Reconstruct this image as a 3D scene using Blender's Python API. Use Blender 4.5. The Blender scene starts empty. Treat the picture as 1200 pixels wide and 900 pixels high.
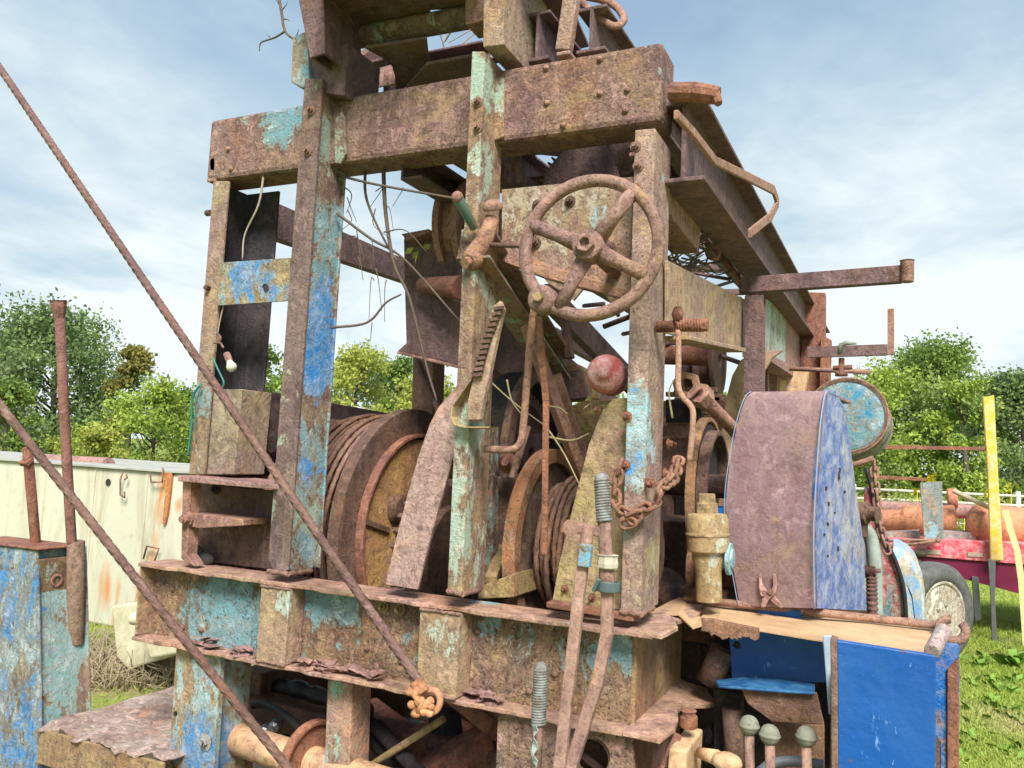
import bpy, math, random
import numpy as np
from mathutils import Vector, Matrix
random.seed(7); RNG = np.random.default_rng(7)
R = math.radians
V = Vector
scn = bpy.context.scene
COL = scn.collection
# ------------------------------------------------------------------ camera
F = 950.0
ax_x = V((2030, -15, 950)).normalized()
ax_y = V(((F*F - 15*105)/2030, -105, -F)).normalized()
ax_z = ax_x.cross(ax_y)
M = Matrix((ax_x, ax_y, ax_z))            # camera axes -> world axes
C = V((0.652, -2.2647, 1.7))
cam = bpy.data.cameras.new('camera'); co = bpy.data.objects.new('camera', cam); COL.objects.link(co)
co.matrix_world = Matrix.Translation(C) @ M.to_4x4()
cam.sensor_width = 36; cam.lens = F/1200*36; cam.clip_end = 2000; cam.clip_start = 0.05
scn.camera = co

def P(px, py, x=None, y=None, z=None, plane=None):
    """point of the world seen at a place of the photograph and lying on a known plane"""
    d = M @ V((px-600, 450-py, -F))
    if plane:
        q, n = plane; n = V(n); t = (V(q)-C).dot(n)/d.dot(n)
    elif x is not None: t = (x-C.x)/d.x
    elif y is not None: t = (y-C.y)/d.y
    else: t = (z-C.z)/d.z
    return C + d*t
def far(px, py, dist):
    d = M @ V((px-600, 450-py, -F)); return C + d*(dist/F)

# ------------------------------------------------------------------ materials
def newmat(name):
    m = bpy.data.materials.new(name); m.use_nodes = True
    nt = m.node_tree; nt.nodes.clear()
    out = nt.nodes.new('ShaderNodeOutputMaterial'); b = nt.nodes.new('ShaderNodeBsdfPrincipled')
    nt.links.new(b.outputs[0], out.inputs[0])
    return m, nt, b
def N(nt, t, **k):
    n = nt.nodes.new(t)
    for a, v in k.items(): setattr(n, a, v)
    return n
def noise(nt, vec, scale, detail=4, rough=.6, dist=0, off=(0,0,0), stretch=None):
    mp = N(nt, 'ShaderNodeMapping'); mp.inputs['Location'].default_value = off
    if stretch: mp.inputs['Scale'].default_value = stretch
    nt.links.new(vec, mp.inputs['Vector'])
    n = N(nt, 'ShaderNodeTexNoise'); n.inputs['Scale'].default_value = scale
    n.inputs['Detail'].default_value = detail; n.inputs['Roughness'].default_value = rough
    n.inputs['Distortion'].default_value = dist
    nt.links.new(mp.outputs[0], n.inputs['Vector']); return n.outputs['Fac']
def ramp(nt, fac, stops, interp='LINEAR'):
    r = N(nt, 'ShaderNodeValToRGB'); r.color_ramp.interpolation = interp
    e = r.color_ramp.elements
    while len(e) < len(stops): e.new(.5)
    for i, (p, c) in enumerate(stops):
        e[i].position = p; e[i].color = (c, c, c, 1) if isinstance(c, (int, float)) else (*c, 1)
    nt.links.new(fac, r.inputs[0]); return r.outputs[0]
def mix(nt, f, a, b):
    m = N(nt, 'ShaderNodeMix', data_type='RGBA')
    for s, v in ((m.inputs[0], f), (m.inputs[6], a), (m.inputs[7], b)):
        if isinstance(v, (int, float)): s.default_value = v
        elif isinstance(v, tuple): s.default_value = (*v, 1)
        else: nt.links.new(v, s)
    return m.outputs[2]
def mth(nt, op, a, b=None, clamp=False):
    m = N(nt, 'ShaderNodeMath', operation=op, use_clamp=clamp)
    for s, v in ((m.inputs[0], a), (m.inputs[1], b)):
        if v is None: continue
        if isinstance(v, (int, float)): s.default_value = v
        else: nt.links.new(v, s)
    return m.outputs[0]

DARK = (.045, .022, .018); MAUVE = (.31, .155, .125); OCHRE = (.40, .215, .13); PINK = (.40, .20, .16)
def rusty(name, a=DARK, b=MAUVE, c=OCHRE, tint=.35, paints=(), pit=.5, rough=.85, bump=.35, lichen=0., seed=0, speck=.5, metal=0.):
    """rusted steel; paints = list of (colour, cover 0..1, [(centre, radius), ...]): remains of paint, thicker near the listed spots"""
    m, nt, bs = newmat(name)
    b = (min(.8, b[0]*1.22), min(.8, b[1]*1.30), min(.8, b[2]*1.36)); c = (min(.8, c[0]*1.2), min(.8, c[1]*1.27), min(.8, c[2]*1.27)); a = tuple(q*1.25 for q in a)
    tc = N(nt, 'ShaderNodeNewGeometry'); vec = tc.outputs['Position']
    o = (seed*3.7, seed*1.3, seed*2.1)
    n1 = noise(nt, vec, 3.2, 8, .7, .6, o); n2 = noise(nt, vec, 24, 6, .78, .5, o); n3 = noise(nt, vec, 110, 3, .7, 0, o)
    n4 = noise(nt, vec, 7.5, 8, .75, 1.2, (o[0]+9, o[1], o[2]), (1, 1, .4))
    st = noise(nt, vec, 16, 6, .7, .2, (o[0]+3, o[1]+8, o[2]), (1, 1, .12))
    base = mix(nt, ramp(nt, n1, [(.40, 0.), (.60, 1.)]), b, c)
    big = noise(nt, vec, 2.3, 6, .72, 1.0, (o[0]+1, o[1]+11, o[2]), (1, 1, .6)); lum = b[1]/.2
    org_ = tuple(min(.8, q*lum) for q in (.46, .215, .105)); pur_ = tuple(min(.8, q*lum) for q in (.285, .165, .175))
    base = mix(nt, mth(nt, 'MULTIPLY', ramp(nt, big, [(.52, 0.), (.62, 1.)]), .55), base, org_)
    base = mix(nt, mth(nt, 'MULTIPLY', ramp(nt, big, [(.38, 1.), (.48, 0.)]), .60), base, pur_)
    base = mix(nt, ramp(nt, n2, [(.38, .90), (.53, 0.)]), base, mix(nt, .45, a, b))
    base = mix(nt, mth(nt, 'MULTIPLY', ramp(nt, n4, [(.50, 0.), (.60, 1.)]), .75), base, mix(nt, tint, b, tuple(min(1, q*1.25+.015) for q in c)))
    base = mix(nt, mth(nt, 'MULTIPLY', ramp(nt, st, [(.52, 0.), (.66, 1.)]), .28), base, a)
    base = mix(nt, mth(nt, 'MULTIPLY', ramp(nt, st, [(.30, 1.), (.44, 0.)]), .45), base, tuple(min(.85, q*1.25+.07) for q in c))
    base = mix(nt, mth(nt, 'MULTIPLY', ramp(nt, n3, [(.34, 1.), (.46, 0.)]), pit), base, a)
    bl = noise(nt, vec, 15, 8, .78, .4, (o[0], o[1]+7, o[2]))
    pale = (min(.8, b[0]*1.5+.10), min(.8, b[1]*1.5+.07), min(.8, b[2]*1.5+.06))
    base = mix(nt, mth(nt, 'MULTIPLY', ramp(nt, bl, [(.54, 0.), (.66, 1.)]), .5), base, pale)
    if lichen:
        lm = noise(nt, vec, 5, 9, .75, .6, (o[0], o[1], o[2]+5))
        base = mix(nt, mth(nt, 'MULTIPLY', ramp(nt, lm, [(.58-lichen*.14, 0.), (.68-lichen*.10, 1.)]), .70), base, mix(nt, ramp(nt, n2, [(.4, 0.), (.6, 1.)]), (.28, .18, .11), (.52, .36, .17)))
    hgt = mth(nt, 'ADD', mth(nt, 'MULTIPLY', n2, .8), mth(nt, 'MULTIPLY', n3, .30))
    hgt = mth(nt, 'ADD', hgt, mth(nt, 'MULTIPLY', ramp(nt, bl, [(.46, 0.), (.58, 1.)]), .25))
    for i, (pc, cover, spots) in enumerate(paints):
        pn = noise(nt, vec, 6.5, 12, .78, .7, (o[0]+i*5.1+2, o[1]+3, o[2]+i*2.2), (1, 1, .5))
        fac = mth(nt, 'ADD', mth(nt, 'MULTIPLY', mth(nt, 'SUBTRACT', pn, .5), 1.5), .5+(cover-.5)*.55)
        for (q, r) in spots:
            dn = N(nt, 'ShaderNodeVectorMath', operation='DISTANCE'); dn.inputs[1].default_value = tuple(q)
            nt.links.new(vec, dn.inputs[0])
            k = mth(nt, 'SUBTRACT', 1., mth(nt, 'DIVIDE', dn.outputs['Value'], r*1.25), True)
            fac = mth(nt, 'ADD', fac, mth(nt, 'MULTIPLY', mth(nt, 'POWER', k, .7), .24))
        fac = mth(nt, 'ADD', fac, mth(nt, 'MULTIPLY', mth(nt, 'SUBTRACT', n2, .5), .40))
        fac = mth(nt, 'ADD', fac, mth(nt, 'MULTIPLY', mth(nt, 'SUBTRACT', st, .5), .30))
        edge = ramp(nt, fac, [(.505, 0.), (.54, 1.)]); core = ramp(nt, fac, [(.55, 0.), (.60, 1.)])
        lite = tuple(min(1, q*.60+.30) for q in pc)
        pcol = mix(nt, ramp(nt, bl, [(.42, 0.), (.60, 1.)]), pc, lite)
        pcol = mix(nt, mth(nt, 'MULTIPLY', ramp(nt, n3, [(.32, 1.), (.42, 0.)]), .7), pcol, a)
        pcol = mix(nt, mth(nt, 'MULTIPLY', ramp(nt, n2, [(.34, 1.), (.44, 0.)]), .6), pcol, mix(nt, .5, b, c))
        base = mix(nt, mth(nt, 'MULTIPLY', edge, .7), base, mix(nt, ramp(nt, n2, [(.4, 0.), (.6, 1.)]), (.26, .20, .12), (.60, .52, .36)))
        base = mix(nt, core, base, pcol)
        hgt = mth(nt, 'ADD', hgt, mth(nt, 'MULTIPLY', edge, .45))
    if speck:
        vo = N(nt, 'ShaderNodeTexVoronoi'); vo.inputs['Scale'].default_value = 42
        nt.links.new(vec, vo.inputs['Vector'])
        sp = mth(nt, 'MULTIPLY', ramp(nt, vo.outputs['Distance'], [(.10, 1.), (.22, 0.)]), ramp(nt, n4, [(.48, 0.), (.56, 1.)]))
        base = mix(nt, mth(nt, 'MULTIPLY', sp, speck), base, (.028, .014, .012))
    nt.links.new(base, bs.inputs['Base Color'])
    nt.links.new(ramp(nt, n2, [(.3, max(.2, rough-.22)), (.7, min(1, rough+.08))]), bs.inputs['Roughness']); bs.inputs['Metallic'].default_value = metal
    bs.inputs['Specular IOR Level'].default_value = .35
    bp = N(nt, 'ShaderNodeBump'); bp.inputs['Strength'].default_value = min(1, bump*2.0); bp.inputs['Distance'].default_value = .018
    nt.links.new(hgt, bp.inputs['Height']); nt.links.new(bp.outputs[0], bs.inputs['Normal'])
    return m
def plain(name, col, rough=.6, var=.25, scale=20, metal=0., bump=.1, col2=None, emit=None, trans=0.):
    m, nt, bs = newmat(name)
    tc = N(nt, 'ShaderNodeNewGeometry'); vec = tc.outputs['Position']
    n = noise(nt, vec, scale, 6, .7, .3)
    c2 = col2 or tuple(q*(1-var) for q in col)
    nt.links.new(mix(nt, ramp(nt, n, [(.38, 0.), (.62, 1.)]), c2, col), bs.inputs['Base Color'])
    bs.inputs['Roughness'].default_value = rough; bs.inputs['Metallic'].default_value = metal
    bs.inputs['Specular IOR Level'].default_value = .35
    if trans: bs.inputs['Transmission Weight'].default_value = trans
    bp = N(nt, 'ShaderNodeBump'); bp.inputs['Strength'].default_value = bump; bp.inputs['Distance'].default_value = .01
    nt.links.new(n, bp.inputs['Height']); nt.links.new(bp.outputs[0], bs.inputs['Normal'])
    return m

BLUE = (.06, .24, .50); CYAN = (.17, .36, .42); TEAL = (.12, .34, .33); RBLUE = (.005, .13, .46); YEL = (.45, .36, .12)
m_rust = rusty('rust', lichen=.1)
m_rust_red = rusty('red_rust', b=(.22, .085, .06), c=(.34, .14, .075), seed=2)
m_mauve = rusty('mauve_rust', b=(.33, .175, .155), c=(.42, .235, .20), tint=.3, seed=1, pit=.7)
m_dark = rusty('dark_rust', a=(.02, .012, .012), b=(.12, .066, .055), c=(.20, .11, .07), seed=3)
m_chan = rusty('shaded_channel', a=(.02, .018, .022), b=(.05, .042, .050), c=(.075, .06, .065), seed=91, pit=.3)  # post web coloured near black: the shade inside the channel is in the colour
m_black = rusty('black_grease', a=(.006, .006, .007), b=(.022, .020, .022), c=(.05, .034, .026), seed=4, speck=0)
m_ochre = rusty('ochre_rust', b=(.30, .20, .09), c=(.38, .27, .11), lichen=.5, seed=5)
m_rail = rusty('rail_rust', a=(.03, .02, .022), b=(.145, .084, .086), c=(.20, .118, .112), seed=6)
m_cable = rusty('cable_rust', b=(.20, .105, .075), c=(.27, .15, .10), pit=.6, speck=0, bump=.2, seed=7)
m_tan = rusty('tan_rust', a=(.18, .09, .05), b=(.44, .26, .15), c=(.52, .34, .19), pit=.15, speck=.15, bump=.15, seed=8)
m_wheel = rusty('wheel_rust', b=(.27, .145, .12), c=(.33, .19, .145), pit=.65, speck=.3, bump=.35, seed=9, lichen=.1)
m_tank = plain('tank_cream', (.62, .62, .46), .8, scale=3.5, col2=(.50, .51, .38), bump=.15)

# ------------------------------------------------------------------ mesh builder
class MB:
    def __init__(s): s.v = []; s.f = []; s.sm = []
    def add(s, vs, fs, smooth=False):
        b = len(s.v); s.v += [V(p) for p in vs]
        for f in fs: s.f.append([i+b for i in f]); s.sm.append(smooth)
        return s
    def prism(s, poly, vec):
        n = len(poly); vec = V(vec); poly = [V(p) for p in poly]
        fs = [list(range(n))[::-1], list(range(n, 2*n))] + [[i, (i+1) % n, n+(i+1) % n, n+i] for i in range(n)]
        return s.add(poly+[p+vec for p in poly], fs)
    def fy(s, px, y, d):                       # outline of the photograph on the plane Y=y, given real depth d
        return s.prism([P(a, b, y=y) for a, b in px], (0, d, 0))
    def fx(s, px, x, d):
        return s.prism([P(a, b, x=x) for a, b in px], (d, 0, 0))
    def fz(s, px, z, d):
        return s.prism([P(a, b, z=z) for a, b in px], (0, 0, d))
    def box(s, lo, hi):
        x0, y0, z0 = lo; x1, y1, z1 = hi
        return s.prism([(x0, y0, z0), (x1, y0, z0), (x1, y1, z0), (x0, y1, z0)], (0, 0, z1-z0))
    def beam(s, a, b, w, h, up=(0, 0, 1)):
        a = V(a); b = V(b); d = (b-a).normalized(); sx = d.cross(V(up)).normalized(); u = sx.cross(d)
        return s.prism([a+sx*w/2*i+u*h/2*j for i, j in ((-1, -1), (1, -1), (1, 1), (-1, 1))], b-a)
    def section(s, a, b, pts, up=(0, 0, 1)):
        a = V(a); b = V(b); d = (b-a).normalized(); sx = d.cross(V(up)).normalized(); u = sx.cross(d)
        return s.prism([a+sx*i+u*j for i, j in pts], b-a)
    def ibeam(s, a, b, w, h, t=.012, up=(0, 0, 1)):
        W, H, T = w/2, h/2, t; k = t/2
        return s.section(a, b, [(-W, -H), (W, -H), (W, -H+T), (k, -H+T), (k, H-T), (W, H-T), (W, H), (-W, H), (-W, H-T), (-k, H-T), (-k, -H+T), (-W, -H+T)], up)
    def channel(s, a, b, w, h, t=.01, up=(0, 0, 1), side=1):
        H, T = h/2, t; q = side
        return s.section(a, b, [(0, -H), (w*q, -H), (w*q, -H+T), (T*q, -H+T), (T*q, H-T), (w*q, H-T), (w*q, H), (0, H)], up)
    def tube(s, pts, r, seg=10, closed=False, lobes=0, depth=.14, twist=0., smooth=True):
        pts = [V(p) for p in pts]; n = len(pts); rs = r if isinstance(r, (list, tuple)) else [r]*n
        up = None; L = 0; b0 = len(s.v); vs = []; fs = []
        for i, p in enumerate(pts):
            if closed: t = pts[(i+1) % n]-pts[i-1]
            else: t = pts[min(i+1, n-1)]-pts[max(i-1, 0)]
            t.normalize()
            if up is None: up = t.orthogonal().normalized()
            up = (up - t*up.dot(t)).normalized(); sd = t.cross(up)
            if i: L += (p-pts[i-1]).length
            for k in range(seg):
                a = 2*math.pi*k/seg; rr = rs[i]
                if lobes: rr *= 1-depth*.5+depth*.5*math.cos(lobes*(a+twist*L))
                vs.append(p+up*math.cos(a)*rr+sd*math.sin(a)*rr)
        m = n if closed else n-1
        for i in range(m):
            j = (i+1) % n
            for k in range(seg):
                l = (k+1) % seg; fs.append([i*seg+k, i*seg+l, j*seg+l, j*seg+k])
        s.add(vs, fs, smooth)
        if not closed:
            s.f.append([b0+k for k in range(seg)][::-1]); s.sm.append(False)
            s.f.append([b0+(n-1)*seg+k for k in range(seg)]); s.sm.append(False)
        return s
    def lathe(s, prof, o, axis, seg=40, smooth=True, arc=None, wob=0):
        """prof = [(radius, height along axis)]"""
        o = V(o); ax = V(axis).normalized(); u = ax.orthogonal().normalized(); w = ax.cross(u)
        vs = []; n = len(prof); fs = []
        for k in range(seg):
            a = 2*math.pi*k/seg; q = u*math.cos(a)+w*math.sin(a); wb = 1+wob*math.sin(a*3+1)
            for (r, h) in prof: vs.append(o+ax*h+q*r*wb)
        for k in range(seg):
            l = (k+1) % seg
            for i in range(n-1): fs.append([k*n+i, k*n+i+1, l*n+i+1, l*n+i])
        s.add(vs, fs, smooth)
        b = len(s.v)-len(vs)
        for i in (0, n-1):
            if prof[i][0] > 1e-4:
                s.f.append([b+k*n+i for k in range(seg)]); s.sm.append(False)
        return s
    def cyl(s, a, b, r, seg=20):
        a = V(a); b = V(b); return s.lathe([(r, 0), (r, (b-a).length)], a, b-a, seg)
    def ring(s, ro, ri, w, o, axis, seg=48):      # closed annulus
        o = V(o); ax = V(axis).normalized(); u = ax.orthogonal().normalized(); q = ax.cross(u)
        prof = [(ri, 0), (ro, 0), (ro, w), (ri, w)]; vs = []; fs = []
        for k in range(seg):
            a = 2*math.pi*k/seg; d = u*math.cos(a)+q*math.sin(a)
            vs += [o+ax*h+d*r for r, h in prof]
        for k in range(seg):
            l = (k+1) % seg
            for i in range(4): fs.append([k*4+i, k*4+(i+1) % 4, l*4+(i+1) % 4, l*4+i])
        return s.add(vs, fs)
    def gear(s, r, rb, w, o, axis, teeth, hole=.03):
        o = V(o); ax = V(axis).normalized(); u = ax.orthogonal().normalized(); q = ax.cross(u)
        pts = []
        for k in range(teeth):
            for f_, rr in ((0, rb), (.22, rb), (.34, r), (.62, r), (.74, rb)):
                a = 2*math.pi*(k+f_)/teeth; pts.append(o+(u*math.cos(a)+q*math.sin(a))*rr)
        n = len(pts); inn = [o+(p-o).normalized()*hole for p in pts]
        vs = pts+inn+[p+ax*w for p in pts]+[p+ax*w for p in inn]; fs = []
        for i in range(n):
            j = (i+1) % n
            fs += [[i, j, n+j, n+i], [2*n+i, 3*n+i, 3*n+j, 2*n+j], [i, 2*n+i, 2*n+j, j], [n+i, n+j, 3*n+j, 3*n+i]]
        return s.add(vs, fs)
    def ball(s, o, r, sx=1, sy=1, sz=1, seg=16):
        vs = []; fs = []; o = V(o)
        for i in range(seg//2+1):
            t = math.pi*i/(seg//2)
            for k in range(seg):
                a = 2*math.pi*k/seg
                vs.append(o+V((r*sx*math.sin(t)*math.cos(a), r*sy*math.sin(t)*math.sin(a), r*sz*math.cos(t))))
        for i in range(seg//2):
            for k in range(seg):
                l = (k+1) % seg; fs.append([i*seg+k, (i+1)*seg+k, (i+1)*seg+l, i*seg+l])
        return s.add(vs, fs, True)
    def bolt(s, o, axis, r=.014, h=.014):
        a = V(axis).normalized(); o = V(o)
        s.lathe([(r*1.5, -.002), (r*1.5, .003), (r*1.0, .0035)], o, a, 14, False)
        return s.lathe([(r, .003), (r, h), (r*.82, h+.003)], o, a, 6, False).lathe([(r*.55, h), (r*.55, h+.012)], o, a, 8)
    def sheet(s, grid, th, vec=(0, 0, 1)):       # grid[r][c] of points -> a sheet with thickness
        nr = len(grid); nc = len(grid[0]); v = V(vec)*th
        vs = [V(p) for r in grid for p in r]; n = len(vs); vs += [p-v for p in vs]; fs = []
        I = lambda r, c: r*nc+c
        for r in range(nr-1):
            for c in range(nc-1):
                q = [I(r, c), I(r, c+1), I(r+1, c+1), I(r+1, c)]
                fs += [q, [i+n for i in q[::-1]]]
        bd = [I(0, c) for c in range(nc)]+[I(r, nc-1) for r in range(1, nr)]+[I(nr-1, c) for c in range(nc-2, -1, -1)]+[I(r, 0) for r in range(nr-2, 0, -1)]
        for i in range(len(bd)):
            a, b = bd[i], bd[(i+1) % len(bd)]; fs.append([b, a, a+n, b+n])
        return s.add(vs, fs)
def arcpts(c, u, w, r, a0, a1, n):
    return [V(c)+V(u)*math.cos(a0+(a1-a0)*i/n)*r+V(w)*math.sin(a0+(a1-a0)*i/n)*r for i in range(n+1)]
def smoothpath(pts, k=6):
    pts = [V(p) for p in pts]; q = [pts[0]*2-pts[1]]+pts+[pts[-1]*2-pts[-2]]; out = []
    for i in range(1, len(q)-2):
        a, b, c, d = q[i-1:i+3]
        for j in range(k):
            t = j/k
            out.append(.5*((2*b)+(c-a)*t+(2*a-5*b+4*c-d)*t*t+(3*b-a-3*c+d)*t**3))
    return out+[pts[-1]]

def wloc(o):
    p = V((0, 0, 0))
    while o: p += V(o.location); o = o.parent
    return p
def pieces(mb, pad=.004):
    n = len(mb.v); par = list(range(n))
    def fd(i):
        while par[i] != i: par[i] = par[par[i]]; i = par[i]
        return i
    for f in mb.f:
        a = fd(f[0])
        for i in f[1:]: par[fd(i)] = a
    bx = {}
    for i, p in enumerate(mb.v):
        r = fd(i); q = bx.setdefault(r, [list(p), list(p)])
        for k in range(3): q[0][k] = min(q[0][k], p[k]); q[1][k] = max(q[1][k], p[k])
    ks = list(bx); lab = {k: k for k in ks}
    def fl(k):
        while lab[k] != k: k = lab[k]
        return k
    for i, k in enumerate(ks):
        for l in ks[i+1:]:
            A, B = bx[k], bx[l]
            if all(A[0][j]-pad <= B[1][j] and B[0][j]-pad <= A[1][j] for j in range(3)): lab[fl(l)] = fl(k)
    out = {}
    for f, sm in zip(mb.f, mb.sm): out.setdefault(fl(fd(f[0])), []).append((f, sm))
    res = []
    for fs in out.values():
        m = MB(); mp = {}
        for f, sm in fs:
            g = []
            for i in f:
                if i not in mp: mp[i] = len(m.v); m.v.append(mb.v[i])
                g.append(mp[i])
            m.f.append(g); m.sm.append(sm)
        res.append(m)
    return res
SPLIT = {'loose_rod', 'grease_cap', 'corroded_core', 'lip', 'blue_fitting', 'stiffener', 'bolt', 'rivet', 'deck_plate', 'lacing_bar', 'cross_channel', 'brace', 'steel_plate', 'rust_flake', 'rust_scale', 'spoke', 'hook', 'weld_seam', 'vent_hole', 'worn_patch', 'sheave', 'debris', 'rubber_hose', 'hose_fitting', 'guard_rail', 'yellow_plate', 'black_cover', 'manifold', 'rust_panel', 'drive_shaft', 'chassis_beam', 'rust_slot', 'clamp_strip', 'tray_wire', 'cotter', 'steel_plate', 'pump_base', 'axle_housing', 'trim_edge', 'wire', 'turnbuckle'}
def obj(name, mb, mat, parent=None, loc=None, bevel=.003):
    if name in SPLIT and parent:
        r = None
        for m in pieces(mb):
            o = obj_(name, m, mat, parent, loc, bevel); r = r or o
        return r
    return obj_(name, mb, mat, parent, loc, bevel)
def obj_(name, mb, mat, parent=None, loc=None, bevel=.003):
    me = bpy.data.meshes.new(name)
    base = wloc(parent) if parent else V((0, 0, 0))
    if loc is None:
        if parent: o_ = V((0, 0, 0))
        else:
            xs = [p.x for p in mb.v]; ys = [p.y for p in mb.v]; zs = [p.z for p in mb.v]
            o_ = V(((min(xs)+max(xs))/2, (min(ys)+max(ys))/2, min(zs)))
    else: o_ = V(loc)-base
    me.from_pydata([tuple(p-base-o_) for p in mb.v], [], mb.f)
    me.polygons.foreach_set('use_smooth', mb.sm); me.materials.append(mat); me.validate(); me.update()
    o = bpy.data.objects.new(name, me); COL.objects.link(o); o.location = o_
    if parent: o.parent = parent
    if bevel:
        b = o.modifiers.new('bevel', 'BEVEL'); b.width = bevel; b.segments = 2; b.limit_method = 'ANGLE'; b.angle_limit = R(50)
    return o
def tag(o, label=None, cat=None, group=None, kind=None):
    if label: o['label'] = label
    if cat: o['category'] = cat
    if group: o['group'] = group
    if kind: o['kind'] = kind
    return o
def thing(name, loc, label, cat, group=None):
    o = bpy.data.objects.new(name, None); COL.objects.link(o); o.location = loc; o.empty_display_size = .1
    return tag(o, label, cat, group)

# ================================================================== THE RIG
RIG = thing('drilling_rig', (-.9, .6, 0), 'old rusted truck-mounted cable drilling rig with flaking blue paint, seen from its rear frame', 'drilling rig')
ZT = 1.238; ZB = .957        # top and bottom of the rear cross beam

# --- rear cross beam
beam_m = rusty('beam_rust', b=(.29, .165, .125), c=(.36, .24, .11), lichen=.25, seed=11, pit=.85, speck=.9, bump=.6,
    paints=[(BLUE, .30, [(P(250, 700, y=0), .12), (P(300, 700, y=0), .12)]), (CYAN, .36, [(P(390, 690, y=0), .12), (P(575, 725, y=0), .10), (P(265, 700, y=0), .2), (P(280, 735, y=0), .18), (P(330, 700, y=-.06), .1), (P(510, 740, y=-.06), .08), (P(720, 760, y=0), .08)])])
b = MB(); b.box((-1.87, -.006, ZB+.012), (0, .006, ZT-.012))
rb = obj('cross_beam', b, beam_m, RIG)
m_flange = rusty('pink_flange', b=(.36, .19, .15), c=(.42, .26, .17), lichen=.18, seed=94, pit=.3, paints=[(CYAN, .12, [(P(560, 705, z=ZT), .1)])])
for z0_ in (ZB, ZT-.014):
    b = MB(); gr = []
    for i in range(40):
        x = -1.87+1.945*i/39 if z0_ > 1 else -1.87+1.87*i/39; w = .004*math.sin(i*1.1)+.004*math.sin(i*2.7)
        gr.append([V((x, -.076-w, z0_+.014+.0015*math.sin(i*1.7))), V((x, -.03, z0_+.014)), V((x, .075, z0_+.014))])
    b.sheet(gr, .014); obj('flange', b, m_flange, rb, bevel=.003)
b = MB()
for px, w in ((331, .036*3.4), (524, .046*3)):
    q = P(px, 740, y=-.03); b.box((q.x-w/2, -.082, ZB+.016), (q.x+w/2, -.005, ZT-.016))
b.box((-1.865, -.07, ZB+.015), (-1.858, .07, ZT-.015))
obj('stiffener', b, rusty('stiffener_paint', b=(.34, .21, .15), c=(.40, .29, .15), lichen=.6, seed=95, pit=.3, paints=[((.40, .50, .42), .26, [(P(331, 705, y=-.08), .07), (P(508, 740, y=-.08), .09)])]), rb)
for (px, py) in ((450, 711), (469, 714), (643, 731)):
    b = MB(); b.bolt(P(px, py, y=-.012), (0, -1, 0), .013); obj('bolt', b, m_ochre, rb, bevel=0)
# ragged flakes of rust lying on the bottom flange
b = MB()
for (px, py, w) in ((290, 762, .06), (300, 768, .07), (385, 775, .08), (400, 782, .1), (372, 778, .07), (425, 788, .09), (560, 805, .07), (575, 803, .05), (350, 770, .05), (235, 752, .07)):
    for k in range(5):
        q = P(px+random.uniform(-16, 16), py, y=random.uniform(-.06, -.02)); q.z = ZB+.016+.005*k
        L = w*random.uniform(.3, .6); a = random.uniform(-.5, .5)
        pl = [q+V((math.cos(t+a)*L*random.uniform(.6, 1.1), math.sin(t)*.028*random.uniform(.6, 1.1), random.uniform(-.004, .010))) for t in np.linspace(0, 6.28, 8)[:-1]]
        b.prism(pl, (0, 0, .003))
obj('rust_flake', b, m_mauve, rb, bevel=0)
# --- side beam going forward from the corner
b = MB(); b.box((-.004, .0, ZB+.014), (.012, 1.35, ZT-.014))
m_flg = rusty('flange_rust', b=(.40, .22, .17), c=(.46, .30, .19), lichen=.2, seed=90, pit=.3)
side_m = rusty('side_beam_rust', b=(.27, .16, .12), c=(.36, .27, .09), lichen=.5, seed=12, pit=.35)
sb = obj('frame_beam', b, side_m, RIG)
b = MB(); gr = []
for i in range(12):
    y = -.079+i*.085; w = .085+.02*math.sin(i*1.3)+(.03 if i in (5, 6) else 0); dz = .012*math.sin(i*.8)-.012*(i > 5)
    gr.append([V((.003, y, ZB+.018)), V((.03, y, ZB+.018+dz*.4)), V((.02+w, y+.01*math.sin(i*2), ZB+.016+dz))])
b.sheet(gr, .013); obj('flange', b, m_flg, sb, bevel=.002)
b = MB(); gr = []
for i in range(6):
    y = -.072+i*.11; gr.append([V((.002, y, ZT+.005)), V((.03, y, ZT+.005)), V((.10+.02*math.sin(i*2.1), y, ZT+.002+.006*math.sin(i*1.7)))])
b.sheet(gr, .012); obj('flange', b, m_flg, sb, bevel=.002)
b = MB(); b.fx([(820, 800), (834, 790), (834, 740), (822, 735)], .02, .05); obj('gusset', b, m_mauve, sb)

# --- top beam
top_m = rusty('top_beam_rust', b=(.27, .145, .13), c=(.33, .20, .15), lichen=.30, seed=13, pit=.8, bump=.6, paints=[(CYAN, .22, [(P(325, 135, y=0), .14), (P(345, 140, y=0), .12)])])
b = MB(); b.box((-1.775, 0, 2.705), (.03, .15, 2.952)); tb = obj('cross_beam', b, top_m, RIG, bevel=.018)
b = MB()
for px, py in ((703, 70), (640, 80), (703, 110), (641, 121), (735, 106), (733, 130), (268, 175), (271, 198), (660, 147)):
    b.lathe([(.011, 0), (.009, .006), (.004, .009)], P(px, py, y=0), (0, -1, 0), 10)
obj('rivet', b, m_rust, tb, bevel=0)
b = MB(); b.tube([P(785, 108, y=.02), P(815, 108, y=.02), P(842, 112, y=.02)], [.028, .03, .026], 9, smooth=False)
b.tube([P(838, 104, y=.02), P(842, 122, y=.0)], .012, 8)
obj('broken_pipe_stub', b, m_rust_red, tb, bevel=.004)
b = MB(); b.fy([(245, 186), (252, 184), (252, 200), (246, 200)], -.0, .02); b.fy([(242, 209), (252, 209), (252, 212), (242, 213)], .0, .1); obj('cotter', b, m_rust, tb)

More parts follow.
